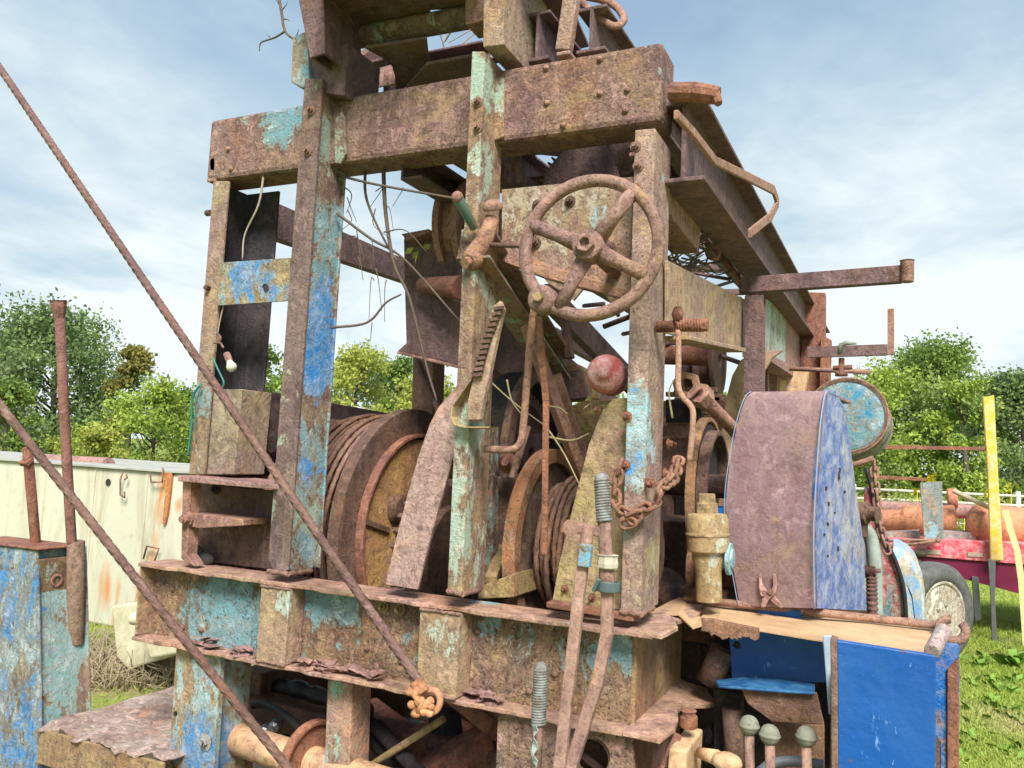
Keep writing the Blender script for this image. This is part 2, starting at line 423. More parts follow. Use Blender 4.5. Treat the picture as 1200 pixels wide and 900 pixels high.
# --- posts
def post(name, tl, bl, tr, br, y, d, mat, x_extra=0):
    b = MB(); b.fy([tl, tr, br, bl], y, d); return obj(name, b, mat, RIG)
pm1 = rusty('left_post_rust', b=(.30, .19, .15), c=(.34, .26, .14), lichen=.35, seed=14, paints=[(CYAN, .30, [(P(232, 465, y=0), .09)])])
b = MB()
b.fy([(250, 212), (268, 212), (239, 556), (221, 556)], 0, .012)
lp = obj('channel_post', b, pm1, RIG)
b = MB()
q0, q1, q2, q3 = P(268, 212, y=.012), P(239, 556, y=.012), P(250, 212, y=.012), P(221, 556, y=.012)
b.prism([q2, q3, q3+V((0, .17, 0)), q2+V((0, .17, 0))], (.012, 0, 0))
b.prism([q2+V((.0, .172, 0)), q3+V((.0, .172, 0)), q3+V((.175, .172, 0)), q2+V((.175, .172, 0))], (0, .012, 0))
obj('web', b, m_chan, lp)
b = MB()
for py, px in ((273, 240), (268, 400)): pass
b.lathe([(.01, 0), (.01, .02)], P(245, 338, y=-.0), (0, -1, 0), 8); b.lathe([(.012, 0), (.012, .022)], P(240, 250, y=.01)+V((.03, 0, 0)), (-1, 0, 0), 6)
obj('bolt', b, m_dark, lp, bevel=0)
# small blue tie plate with hole
tie_m = rusty('tie_plate_paint', b=(.34, .25, .13), c=(.36, .29, .14), lichen=.5, seed=15, paints=[(CYAN, .52, []), (BLUE, .34, [(P(290, 318, y=-.01), .12), (P(325, 340, y=-.01), .07)])])
b = MB()
cx, cy = 311, 338
ci = [(cx+4.5*math.cos(t), cy+5*math.sin(t)) for t in np.linspace(0, 2*math.pi, 17)[:-1]]
ou = [(256, 308), (340, 302), (340, 352), (254, 358)]
# plate with a real hole: four quads' worth of ring
def plate_hole(b, outer, c, r, y, d, n=16, ry=None):
    ry = ry or r
    O = []; I_ = []
    xs = [p[0] for p in outer]; 
    for k in range(n):
        t = 2*math.pi*(k+.5)/n; dx, dy = math.cos(t), math.sin(t)
        best = None
        for i in range(len(outer)):
            (x0, y0), (x1, y1) = outer[i], outer[(i+1) % len(outer)]
            den = dx*(y1-y0)-dy*(x1-x0)
            if abs(den) < 1e-9: continue
            tt = ((x0-c[0])*(y1-y0)-(y0-c[1])*(x1-x0))/den; u = ((x0-c[0])*dy-(y0-c[1])*dx)/den
            if tt > 0 and -1e-6 <= u <= 1+1e-6 and (best is None or tt < best): best = tt
        O.append((c[0]+dx*best, c[1]+dy*best, t)); I_.append((c[0]+dx*r, c[1]+dy*ry, t))
    for cx_, cy_ in outer: O.append((cx_, cy_, math.atan2(cy_-c[1], cx_-c[0]) % (2*math.pi)))
    for cx_, cy_ in outer:
        t = math.atan2(cy_-c[1], cx_-c[0]) % (2*math.pi); I_.append((c[0]+math.cos(t)*r, c[1]+math.sin(t)*ry, t))
    O.sort(key=lambda q: q[2]); I_.sort(key=lambda q: q[2]); m = len(O)
    for k in range(m):
        l = (k+1) % m
        b.prism([P(*O[k][:2], y=y), P(*O[l][:2], y=y), P(*I_[l][:2], y=y), P(*I_[k][:2], y=y)], (0, d, 0))
plate_hole(b, ou, (cx, cy), 4.5, -.015, .01, 16, 5.5)
tp = obj('tie_plate', b, tie_m, RIG, bevel=0)

pm2 = rusty('blue_post_paint', b=(.22, .13, .115), c=(.30, .21, .14), lichen=.15, seed=16,
    paints=[((.30, .42, .33), .36, [(P(388, 170, y=0), .11), (P(340, 600, y=-.05), .1)]), (CYAN, .40, [(P(376, 350, y=0), .2), (P(368, 540, y=0), .2), (P(360, 640, y=0), .06), (P(385, 260, y=0), .1)]), ((.04, .30, .74), .24, [(P(374, 400, y=.0), .16), (P(367, 440, y=0), .14), (P(378, 340, y=0), .10), (P(366, 545, y=0), .12)])])
b = MB(); b.fy([(357, 92), (378, 92), (338, 660), (338, 668), (330, 672), (320, 668), (314, 655)][::1], -.075, .012)
lp2 = obj('paint_flaked_post', b, rusty('post_flange_rust', b=(.16, .10, .095), c=(.22, .15, .12), seed=17, paints=[((.26, .40, .33), .26, [])]), RIG)
b = MB()
a0, a1 = P(378, 92, y=-.063), P(340, 670, y=-.063)
b.prism([a0, a1, a1+V((0, .16, 0)), a0+V((0, .16, 0))], (-.014, 0, 0))
a0, a1 = P(357, 92, y=-.063), P(316, 668, y=-.063)
b.prism([a0+V((.0, .15, 0)), a1+V((0, .15, 0)), a1+V((.09, .15, 0)), a0+V((.09, .15, 0))], (0, .01, 0))
obj('web', b, pm2, lp2)
b = MB(); b.fy([(343, 43), (360, 36), (362, 92), (355, 103), (341, 96)], -.02, .06)
obj('blue_bracket', b, rusty('bracket_paint', b=(.36, .26, .2), c=(.4, .3, .2), seed=18, paints=[(CYAN, .58, [])]), lp2)
b = MB(); b.fy([(392, 140), (400, 130), (404, 140), (405, 180), (398, 192), (392, 190)], -.015, .012); obj('gusset', b, pm2, lp2)

pm3 = rusty('centre_post_rust', b=(.27, .15, .12), c=(.36, .25, .11), lichen=.28, seed=19, paints=[((.36, .46, .36), .38, [(P(535, 640, y=-.07), .12), (P(560, 200, y=-.07), .12), (P(543, 505, y=-.07), .08), (P(568, 105, y=-.07), .08)]), ((.50, .30, .08), .26, [(P(542, 395, y=-.07), .12), (P(600, 120, y=0), .04)])])
b = MB(); b.fy([(553, 60), (590, 60), (560, 693), (524, 690)], -.07, .0); b = MB()
b.fy([(553, 60), (568, 60), (541, 697), (524, 692)], -.10, .15)
mp_ = obj('main_post', b, pm3, RIG)
b = MB(); b.fy([(577, 90), (590, 90), (590, 160), (577, 165)], -.012, .012); obj('weld_plate', b, pm3, mp_)
b = MB()
b.fy([(567, -60), (592, -60), (590, 52), (566, 55)], -.09, .35)
obj('mast_socket', b, rusty('socket_rust', b=(.33, .21, .18), c=(.36, .28, .16), lichen=.35, seed=20, paints=[((.30, .46, .38), .24, [])]), mp_)

pm4 = rusty('right_post_paint', b=(.33, .21, .19), c=(.38, .25, .17), lichen=.22, seed=21, pit=.7,
    paints=[((.42, .30, .10), .12, [(P(748, 400, y=-.05), .08), (P(768, 690, y=0), .12), (P(764, 640, y=.05), .10)]), ((.35, .55, .62), .24, [(P(745, 520, y=-.05), .12), (P(745, 460, y=-.05), .07)]), ((.03, .33, .80), .20, [(P(744, 470, y=-.05), .06), (P(742, 520, y=-.05), .075), (P(738, 550, y=-.05), .05), (P(737, 625, y=-.05), .05)])])
b = MB(); b.fy([(744, 152), (768, 150), (751, 720), (727, 716)], -.055, .185)
rp = obj('box_post', b, pm4, RIG, bevel=.004)
b = MB()
for px, py in ((745, 220), (735, 488), (733, 545), (762, 566)): b.bolt(P(px, py, y=-.056), (0, -1, 0), .010, .008)
for px, py in ((779, 555), (783, 520)): b.bolt(P(px, py, x=.052), (1, 0, 0), .010, .012)
obj('bolt', b, m_rust_red, rp, bevel=0)

# --- panel behind the handwheel, and the diagonal channel
pan_m = rusty('panel_rust', b=(.30, .18, .15), c=(.38, .28, .18), lichen=.35, seed=22, pit=.8, paints=[((.33, .55, .60), .22, [(P(700, 255, y=.05), .05)]), ((.42, .34, .22), .30, [(P(640, 240, y=.05), .2)])])
b = MB(); b.fy([(588, 222), (742, 207), (738, 352), (716, 356), (704, 338), (690, 330), (672, 352), (640, 330), (622, 300), (588, 292)], .06, .012)
pan = obj('control_panel', b, pan_m, RIG, bevel=.001)
b = MB(); b.fy([(588, 292), (622, 300), (640, 310), (738, 340), (738, 352), (640, 326), (588, 306)], .055, .06); obj('panel_rib', b, m_rust, pan)
b = MB()
for px, py in ((668, 236), (630, 240), (715, 290), (628, 285)): b.bolt(P(px, py, y=.058), (0, -1, 0), .012, .01)
obj('bolt', b, m_dark, pan, bevel=0)
b = MB(); A_ = P(555, 285, y=-.1); B_ = P(655, 432, y=.9); b.channel(A_, B_, .06, .105, .01, side=1); b.channel(A_, B_, -.05, .105, .01, side=1)
obj('diagonal_channel', b, rusty('diagonal_paint', b=(.32, .20, .17), c=(.38, .26, .2), seed=23, paints=[((.24, .42, .36), .44, [])]), RIG)

# --- handwheel
m_weld = rusty('weld_rust', b=(.24, .13, .10), c=(.3, .17, .11), seed=96, pit=.4)
def weld(a, c, parent, r=.006):
    a = V(a); c = V(c); n = max(4, int((c-a).length/.008)); b = MB()
    b.tube([a.lerp(c, i/n)+V((random.uniform(-.0015, .0015),)*3) for i in range(n+1)], [r*random.uniform(.7, 1.25) for i in range(n+1)], 7)
    return obj('weld_bead', b, m_weld, parent, bevel=0)
for px in (331, 524):
    q = P(px, 740, y=-.03); w_ = .061 if px == 331 else .069
    for sx_ in (-1, 1):
        for (za, zb) in ((ZB+.02, ZT-.02),): weld((q.x+sx_*w_, -.009, za), (q.x+sx_*w_, -.009, zb), rb)
    for z_ in (ZB+.018, ZT-.018): weld((q.x-w_, -.083, z_), (q.x+w_, -.083, z_), rb, .005)
for (pl, pr_, y_, par_) in (((314, 669), (338, 673), -.078, lp2), ((524, 692), (541, 697), -.104, mp_), ((727, 716), (751, 720), -.058, rp)):
    a_ = P(*pl, y=y_); c_ = P(*pr_, y=y_); weld(a_, c_, par_, .008); weld(c_, c_+V((0, .12, 0)), par_, .008)
for (px, py) in ((560, 120), (560, 150), (745, 172), (748, 195), (365, 130), (361, 178)):
    b = MB(); b.bolt(P(px, py, y=-.10 if px == 560 else (-.056 if px > 700 else -.076)), (0, -1, 0), .011, .010); obj('bolt', b, m_weld, tb, bevel=0)
b = MB()
for (px, py) in ((203, 690), (214, 735), (236, 738), (352, 750), (430, 760), (470, 775), (600, 740), (650, 790), (700, 805), (620, 810), (560, 740)): b.lathe([(.012, 0), (.009, .006), (.003, .010)], P(px, py, y=-.006), (0, -1, 0), 9)
obj('rivet', b, m_weld, rb, bevel=0)
HW = V(P(691, 290, y=-.21)); hr = .190
hwo = thing('handwheel', HW, None, None); hwo.parent = RIG; hwo.location = HW-V(RIG.location)
del_keys = [k for k in hwo.keys()]
axw = V((.05, -1, .03)).normalized()
u_ = axw.orthogonal().normalized(); u_ = (V((0, 0, 1))-axw*axw.z).normalized(); w_ = axw.cross(u_)
b = MB(); b.tube(arcpts(HW, u_, w_, hr, 0, 2*math.pi*(1-1/56), 55), .0180, 12, closed=True)
obj('rim', b, m_wheel, hwo, bevel=0)
b = MB()
angs = [R(a) for a in (52, 157, 245, 332)]
for a in angs:
    # a measured from image right, counter-clockwise
    d = (V((1, 0, 0))-axw*axw.x).normalized()*math.cos(a)+u_*math.sin(a)
    p0 = HW+d*.03-axw*0; p1 = HW+d*(hr-.004)
    b.tube([p0-axw*.008, p0.lerp(p1, .5), p1], [.026, .019, .021], 12)
obj('spoke', b, m_wheel, hwo, bevel=0)
b = MB(); b.lathe([(.020, -.30), (.020, -.03), (.042, -.028), (.044, .018), (.038, .03)], HW, axw, 24)
b.lathe([(.027, .03), (.027, .052), (.015, .052), (.015, .034)], HW, axw, 6, False)
obj('hub', b, m_wheel, hwo, bevel=.002)
HK = P(637, 352, y=-.22)
b = MB(); b.lathe([(.036, -.03), (.040, -.02), (.040, .02), (.034, .03), (.022, .034)], HK, axw, 24); obj('crank_boss', b, m_wheel, hwo, bevel=.001)
b = MB(); b.lathe([(.014, .034), (.014, .05)], HK, axw, 6, False); obj('nut', b, m_ochre, hwo, bevel=0)

# --- connecting rods below the wheel
b = MB(); b.tube(smoothpath([P(626, 360, y=-.12), P(622, 390, y=-.1), P(618, 440, y=-.08), P(613, 500, y=-.07), P(609, 520, y=-.07), P(598, 527, y=-.07), P(568, 526, y=-.07)], 5), .0115, 9)
obj('bent_rod', b, m_rust, RIG, bevel=0)
b = MB(); b.beam(P(631, 370, y=-.16), P(640, 470, y=-.1), .020, .012, up=(0, 1, 0)); b.beam(P(640, 470, y=-.1), P(638, 650, y=-.06), .018, .012, up=(0, 1, 0))
obj('flat_rod', b, m_rust_red, RIG)
b = MB(); b.tube([P(600, 560, y=-.02), P(612, 520, y=0), P(618, 500, y=.02)], .012, 8); obj('linkage', b, m_mauve, RIG, bevel=0)

# --- toothed quadrant with curved foot
b = MB()
edge = [(580, 358), (552, 450), (531, 470), (529, 490), (536, 500), (548, 500), (552, 478), (566, 472), (588, 360)]
b.fy([(586, 352), (590, 362), (583, 392), (573, 440), (566, 470), (562, 492), (548, 492), (548, 470), (553, 448), (566, 395), (578, 358)], -.135, .022)
qd = obj('ratchet_quadrant', b, rusty('quadrant_rust', b=(.33, .22, .17), c=(.38, .27, .18), seed=24, pit=.25), RIG)
b = MB()
for k in range(13):
    t = k/12; px = 586+(561-586)*t-3*math.sin(t*3); py = 362+(440-362)*t
    b.beam(P(px-7, py, y=-.145), P(px+4, py-1.5, y=-.145), .012, .010)
obj('teeth', b, m_dark, qd, bevel=0)
b = MB(); gr = []
for (px, py) in ((576, 375), (565, 410), (552, 445), (538, 465), (531, 475), (529, 488), (533, 497), (546, 500), (575, 500)):
    gr.append([P(px, py, y=-.14), P(px, py, y=-.14)+V((0, .06, 0))])
b.sheet(gr, .007, (.6, 0, .5)); obj('curved_foot', b, rusty('foot_rust', b=(.36, .24, .13), c=(.42, .31, .17), lichen=.3, seed=25, pit=.2), qd)

# --- crank with green handle above
b = MB(); b.tube([P(537, 233, y=-.2), P(556, 268, y=-.12)], [.017, .014], 12); ck = obj('green_grip', b, plain('green_grip', (.05, .16, .13), .5, col2=(.16, .12, .09)), RIG, bevel=.003)
b = MB(); b.ball(P(536, 231, y=-.205), .018); obj('grip_end', b, m_rust, ck, bevel=0)
b = MB(); b.tube([P(577, 255, y=-.08), P(570, 278, y=-.09), P(556, 300, y=-.10)], [.024, .026, .034], 14); b.lathe([(.034, -.04), (.034, .02), (.02, .03)], P(556, 303, y=-.10), (-.2, -.9, -.5), 20)
b.lathe([(.016, .0), (.016, .05)], P(556, 303, y=-.10), (-.2, -.9, -.5), 6, False); b.lathe([(.03, 0), (.032, .012), (.02, .03), (.0, .034)], P(578, 246, y=-.09), (0, -.5, 1), 14)
obj('crank_arm', b, m_rust, RIG, bevel=.002)
b = MB(); b.tube([P(575, 287, y=-.09), P(620, 288, y=-.05)], .008, 8); obj('shaft', b, m_dark, RIG, bevel=0)

# --- red cap
rc_m = rusty('faded_red', b=(.26, .11, .09), c=(.34, .16, .12), seed=93, pit=.4, speck=.3, rough=.6, bump=.2, paints=[((.46, .09, .085), .80, [])])
q = P(710, 438, y=-.02)
b = MB(); b.lathe([(.053, -.10), (.058, -.02), (.058, .0), (.05, .015), (.038, .026), (.022, .031), (.021, .037), (.012, .041), (.0, .042)], q, (.15, -1, .05), 40)
obj('red_cap', b, rc_m, RIG, bevel=0)

# --- brake lever plate: long pale strip leaning left
b = MB(); gr = []
ctl = [(552, 448, 26, .02), (538, 460, 30, .02), (521, 480, 36, .0), (511, 500, 38, -.01), (498, 537, 39, -.02), (485, 583, 39, -.04), (471, 637, 38, -.05), (459, 687, 38, -.06)]
for (px, py, w, y) in ctl:
    gr.append([P(px-8, py-2, y=y), P(px-8+w, py+4, y=y)])
b.sheet(gr, .012, (0, -1, 0))
obj('brake_strap', b, rusty('strap_rust', b=(.37, .225, .195), c=(.40, .27, .22), seed=26, pit=.45, speck=.2), RIG, bevel=.002)

# --- tall gusset
b = MB(); b.fy([(646, 710), (655, 660), (672, 590), (690, 520), (706, 480), (718, 467), (736, 466), (733, 715)], .0, .014)
gs = obj('gusset_plate', b, rusty('gusset_rust', b=(.32, .20, .12), c=(.38, .30, .10), lichen=.28, seed=27, pit=.3, speck=.7, paints=[((.55, .06, .03), .12, [(P(726, 505, y=0), .03)])]), RIG)
b = MB()
for px, py in ((662, 690), (662, 622), (694, 700), (700, 480)): b.bolt(P(px, py, y=0), (0, -1, 0), .008, .006)
obj('bolt', b, m_rust_red, gs, bevel=0)
b = MB(); b.fy([(640, 705), (742, 722), (742, 729), (640, 712)], -.06, .05); obj('foot_plate', b, m_rust_red, gs)

# ------------------------------------------------------------------ drums
def rope_path_helix(x0, x1, cy_, cz_, r, turns, seg=72, jit=.004):
    seg = 225; pts = []; n = int(turns*seg)
    for i in range(n+1):
        a = 2*math.pi*i/seg; t = i/n; k = int(i/seg)
        rr = r+jit*math.sin(k*2.3)+jit*math.sin(a*.5+k); x = x0+(x1-x0)*t+jit*1.5*math.sin(a+k*1.9)
        pts.append(V((x, cy_+rr*math.cos(a), cz_+rr*math.sin(a))))
    return pts
dy, dz = .62, 1.37
DR = thing('cable_drum', (-1.45, dy, dz), None, None); DR.parent = RIG; DR.location = V((-1.45, dy, dz))-V(RIG.location)
b = MB(); b.ring(.50, .05, .02, (-1.14, dy, dz), (1, 0, 0), 72); b.ring(.50, .46, .03, (-1.17, dy, dz), (1, 0, 0), 72); obj('flange', b, m_dark, DR)
b = MB(); b.ring(.40, .385, .035, (-1.12, dy, dz), (1, 0, 0), 72); obj('brake_rim', b, m_rust_red, DR)
b = MB(); b.ring(.375, .05, .015, (-1.115, dy, dz), (1, 0, 0), 60)
obj('brake_disc', b, rusty('disc_rust', b=(.38, .20, .09), c=(.58, .32, .08), lichen=.2, seed=28, pit=.3), DR)
b = MB(); b.lathe([(.09, 0), (.09, .1), (.06, .1), (.06, .2)], (-1.1, dy, dz), (1, 0, 0), 20)
for k in range(6):
    a = k*math.pi/3+.4; b.bolt((-1.098, dy+.16*math.cos(a), dz+.16*math.sin(a)), (1, 0, 0), .02, .02)
obj('hub', b, m_dark, DR, bevel=0)
b = MB(); b.ring(.50, .05, .02, (-1.86, dy, dz), (1, 0, 0), 64); obj('flange', b, m_rust, DR)
b = MB(); b.lathe([(.30, 0), (.30, .72)], (-1.86, dy, dz), (1, 0, 0), 32); obj('core', b, m_dark, DR)
b = MB()
b.tube(rope_path_helix(-1.83, -1.2, dy, dz, .405, 27, 64), .0118, 10, lobes=5, depth=.5, twist=22)
b.tube(rope_path_helix(-1.22, -1.66, dy, dz, .432, 17, 64, .006), .0118, 10, lobes=5, depth=.5, twist=22)
b.tube(rope_path_helix(-1.21, -1.40, dy, dz, .457, 9, 64, .007), .0118, 10, lobes=5, depth=.5, twist=22)
obj('wound_cable', b, m_cable, DR, bevel=0)
b = MB(); b.lathe([(.06, 0), (.06, .02), (.04, .03)], (-1.105, dy-.17, dz+.1), (1, 0, 0), 18); b.beam((-1.095, dy-.37, dz+.06), (-1.095, dy-.22, dz+.02), .012, .02); obj('bolt', b, m_dark, DR, bevel=0)
# sprocket right of the big drum
b = MB(); b.gear(.30, .272, .06, (-.93, .45, 1.30), (1, 0, 0), 34, .05); obj('gear', b, m_dark, RIG, bevel=0)
b = MB(); b.ring(.20, .05, .04, (-.865, .45, 1.30), (1, 0, 0), 40); b.lathe([(.05, 0), (.05, .5)], (-.95, .45, 1.30), (1, 0, 0), 18); obj('shaft', b, m_dark, RIG)

sy, sz = .45, 1.395
SD = thing('sand_reel', (-.35, sy, sz), None, None); SD.parent = RIG; SD.location = V((-.35, sy, sz))-V(RIG.location)
orm = rusty('orange_rim', b=(.33, .14, .07), c=(.42, .18, .07), seed=29, paints=[((.42, .045, .02), .40, []), ((.20, .32, .24), .28, [])])
b = MB(); b.ring(.335, .285, .045, (-.475, sy, sz), (1, 0, 0), 64); obj('flange_rim', b, orm, SD)
b = MB(); b.ring(.285, .05, .014, (-.465, sy, sz), (1, 0, 0), 56); obj('flange', b, rusty('reel_side', b=(.19, .12, .09), c=(.28, .17, .09), seed=30, paints=[(TEAL, .3, [])]), SD)
b = MB(); b.lathe([(.13, 0), (.13, .32)], (-.45, sy, sz), (1, 0, 0), 28); obj('core', b, m_dark, SD)
b = MB(); b.tube(rope_path_helix(-.42, -.17, sy, sz, .205, 10, 56), .012, 10, lobes=5, depth=.5, twist=24)
b.tube(rope_path_helix(-.19, -.38, sy, sz, .228, 7, 56, .006), .012, 10, lobes=5, depth=.5, twist=24); obj('wound_cable', b, m_cable, SD, bevel=0)
b = MB(); b.ring(.33, .05, .02, (-.14, sy, sz), (1, 0, 0), 56); obj('flange', b, m_dark, SD)

# spur gear and covers behind the centre post
GZ = P(606, 470, y=.8)
b = MB(); gc = P(604, 532, y=.72); b.gear(.245, .222, .05, gc, (1, 0, 0), 40, .20); 
for k in range(4):
    a = k*math.pi/2+.3; d = V((0, math.cos(a), math.sin(a))); b.beam(gc+V((.025, 0, 0))+d*.03, gc+V((.025, 0, 0))+d*.21, .07, .035, up=(1, 0, 0))
b.ring(.08, .03, .08, gc-V((.01, 0, 0)), (1, 0, 0), 24)
obj('gear', b, m_rail, RIG, bevel=0)
b = MB()
pts = []
for i in range(25):
    a = R(-20)+R(200)*i/24
    pts.append([gc+V((-.02, math.cos(a)*.33, math.sin(a)*.33)), gc+V((.10, math.cos(a)*.33, math.sin(a)*.33))])
b.sheet(pts, .012, (0, 0, 1)); obj('gear_guard', b, m_black, RIG)
b = MB(); b.ring(.36, .30, .03, gc+V((.10, 0, 0)), (1, 0, 0), 48); obj('brake_band', b, m_dark, RIG)
b = MB(); b.beam(P(617, 380, y=.25), P(690, 580, y=.45), .05, .035); b.beam(P(650, 440, y=.5), P(690, 560, y=.5), .02, .05)
obj('brace', b, m_rust, RIG)
b = MB(); b.fy([(655, 500), (662, 478), (690, 468), (735, 470), (735, 520), (650, 520)], .75, .02); b.fy([(668, 520), (735, 520), (735, 560), (660, 560)], .7, .01); obj('yellow_plate', b, m_ochre, RIG)
b = MB(); b.fy([(560, 478), (600, 462), (650, 470), (655, 490), (735, 486), (735, 730), (560, 730)], 1.2, .05); b.fy([(770, 560), (850, 540), (858, 720), (770, 720)], 1.9, .05); b.gear(.16, .14, .05, P(560, 600, y=.6), (1, 0, 0), 26, .04)
for k in range(12): b.tube([P(random.uniform(565, 700), random.uniform(520, 680), y=random.uniform(.8, 1.1)), P(random.uniform(565, 700), random.uniform(520, 680), y=random.uniform(.8, 1.1))], random.uniform(.012, .03), 10)
obj('gear_case', b, m_dark, RIG, bevel=.003)
# teal column and clutter behind the centre post
b = MB(); b.fy([(567, 500), (577, 500), (577, 690), (565, 690)], .25, .05); obj('teal_column', b, rusty('teal_paint', b=(.14, .09, .07), c=(.2, .12, .08), seed=31, paints=[((.06, .20, .21), .58, []), ((.4, .03, .02), .2, [(P(572, 580, y=.25), .08)])]), RIG)
b = MB(); b.fy([(577, 560), (600, 555), (608, 600), (600, 650), (578, 655)], .35, .2)
for k in range(7):
    q = P(572+random.uniform(0, 45), 560+random.uniform(0, 90), y=.5); b.ball(q, random.uniform(.02, .05)); 
obj('bearing_block', b, m_dark, RIG, bevel=.006)
b = MB(); b.beam(P(575, 680, y=.15), P(597, 628, y=.45), .04, .03); b.fy([(560, 688), (602, 672), (602, 700), (560, 702)], .1, .25); obj('bracket', b, m_ochre, RIG)
b = MB(); b.lathe([(.02, 0), (.035, .01), (.035, .04), (.015, .06)], P(600, 545, y=.3), (0, -1, .2), 16); obj('knob', b, m_rust_red, RIG, bevel=0)

# engine / machinery bulk inside (dark)
b = MB()
b.box((-1.05, 1.0, 1.05), (-.65, 1.6, 1.40)); b.box((-.6, 1.25, .95), (.0, 1.8, 1.45)); b.box((-1.8, 1.35, .9), (-1.2, 1.9, 1.25))
b.lathe([(.10, 0), (.10, 1.7)], (-1.8, .62, 1.37), (1, 0, 0), 20)
b.lathe([(.045, 0), (.045, 1.1)], (-1.0, .9, 1.62), (1, 0, 0), 16)
for k in range(18):
    x = random.uniform(-1.5, -.1); y = random.uniform(.9, 1.9); z = random.uniform(1.0, 1.45); s_ = random.uniform(.04, .12)
    b.lathe([(s_, 0), (s_, s_*1.4), (s_*.6, s_*1.8)], (x, y, z), (random.uniform(-.3, .3), random.uniform(-1, 0), random.uniform(-.3, 1)), 14)
obj('gearbox', b, m_dark, RIG, bevel=.006)

# ------------------------------------------------------------------ left bearing housing
b = MB(); b.fy([(237, 456), (284, 456), (274, 556), (231, 556)], .02, .16)
hs = obj('bearing_housing', b, rusty('housing_rust', b=(.30, .21, .17), c=(.34, .27, .17), lichen=.3, seed=32, pit=.3), RIG)
b = MB(); b.fy([(208, 557), (323, 568), (323, 574), (208, 564)], -.09, .24); obj('ledge', b, m_mauve, hs)
b = MB(); b.fy([(218, 566), (322, 575), (322, 668), (214, 655)], .10, .02); obj('recessed_plate', b, m_dark, hs)
b = MB(); b.fy([(214, 562), (224, 563), (219, 650), (228, 664), (212, 655), (213, 610)], -.06, .05); b.fy([(219, 601), (285, 609), (285, 616), (233, 619), (219, 616)], -.055, .15); b.bolt(P(220, 608, y=-.062), (0, -1, 0), .018, .02)
obj('clamp_strip', b, m_rust, hs)
b = MB(); b.bolt(P(253, 573, y=.095), (0, -1, 0), .014); b.ball(P(229, 648, y=.05), .04, 1, .5, .8); b.ball(P(240, 655, y=.05), .035, 1.3, .5, .7); obj('grease_cap', b, rusty('cap_rust', a=(.01, .01, .01), b=(.04, .04, .04), c=(.08, .06, .05), paints=[(TEAL, .3, [])], seed=33), hs, bevel=0)
b = MB(); q = P(322, 460, y=.19); X0 = q.x
b.fx([(284, 457), (322, 460), (482, 489), (482, 660), (322, 660), (300, 560), (278, 556)], -1.6, -.014)
obj('drum_guard_plate', b, m_rail, RIG)
b = MB(); b.lathe([(.055, 0), (.055, .05), (.03, .06)], P(305, 520, x=-1.595), (1, 0, 0), 20); obj('bearing_cap', b, m_black, RIG)
# long receding beams on the left
b = MB(); b.fx([(301, 233), (560, 345), (560, 362), (299, 276)], -1.80, .05); obj('frame_rail', b, m_rail, RIG)
b = MB(); A_ = P(470, 195, y=.1); b.channel(A_, A_+V((0, 3.2, .02)), .09, .10, .01, side=1); obj('frame_rail', b, m_rail, RIG)
# pulley + its housing
b = MB(); b.ring(.215, .165, .028, (-.95, .56, 2.59), (1, 0, 0), 56); b.ring(.215, .165, .028, (-.87, .56, 2.59), (1, 0, 0), 56)
b.ring(.18, .15, .06, (-.93, .56, 2.59), (1, 0, 0), 48); b.ring(.05, .02, .12, (-.95, .56, 2.59), (1, 0, 0), 20)
for k in range(5):
    a = k*1.257+.3; d = V((0, math.cos(a), math.sin(a))); q = V((-.9, .56, 2.59)); b.beam(q+d*.04, q+d*.16, .03, .03, up=(1, 0, 0))
obj('pulley', b, m_rust, RIG, bevel=.002)
b = MB(); b.fy([(473, 280), (480, 274), (502, 271), (560, 280), (560, 432), (538, 428), (466, 411), (476, 402), (474, 330)], .42, .012)
ph = obj('pulley_housing', b, m_rail, RIG)
b = MB(); b.tube([P(494, 334, y=.38), P(540, 337, y=.30)], [.03, .045], 16); obj('spindle', b, m_rust_red, ph, bevel=.004)
b = MB(); b.fy([(466, 411), (538, 428), (538, 432), (464, 414)], .36, .14); b.fy([(470, 274), (502, 268), (504, 272), (476, 282)], .36, .14); obj('lip', b, m_rust, ph)
b = MB(); b.fy([(484, 418), (508, 420), (506, 486), (482, 486)], .7, .1); obj('frame_post', b, m_rust, RIG)
b = MB(); b.beam(P(488, 420, y=.6), P(515, 482, y=.5), .02, .02); obj('thin_brace', b, m_dark, RIG)

# ------------------------------------------------------------------ under the top beam: big spur gear, dark members
gm = P(690, 222, y=.55)
b = MB(); b.gear(.200, .182, .04, gm, (-.15, 1, .05), 52, .03); b.ring(.07, .028, .03, gm-V((0, .02, 0)), (-.15, 1, .05), 24); obj('spur_gear', b, m_rail, RIG, bevel=0)
b = MB()
for (a, c, w, h) in ((P(560, 180, y=.3), P(640, 240, y=.7), .05, .08), (P(600, 168, y=.4), P(740, 185, y=1.2), .05, .05), (P(725, 155, y=.3), P(742, 205, y=.3), .05, .08),
                     (P(606, 170, y=.2), P(610, 215, y=.2), .02, .02), (P(590, 175, y=1.2), P(770, 168, y=1.2), .06, .05), (P(560, 350, y=.9), P(770, 520, y=2.2), .07, .10), (P(640, 345, y=1.2), P(760, 470, y=2.4), .05, .12),
                     (P(600, 380, y=.9), P(600, 470, y=.9), .07, .05), (P(480, 300, y=1.6), P(700, 420, y=3.5), .06, .09), (P(660, 362, y=.8), P(668, 420, y=.8), .04, .03)):
    b.beam(a, c, w, h)
b.fy([(560, 300), (612, 330), (640, 400), (632, 450), (590, 440), (560, 420)], .7, .03)
b.fy([(575, 428), (640, 440), (680, 432), (690, 466), (655, 470), (575, 455)], .95, .03)
obj('brace', b, m_rail, RIG)
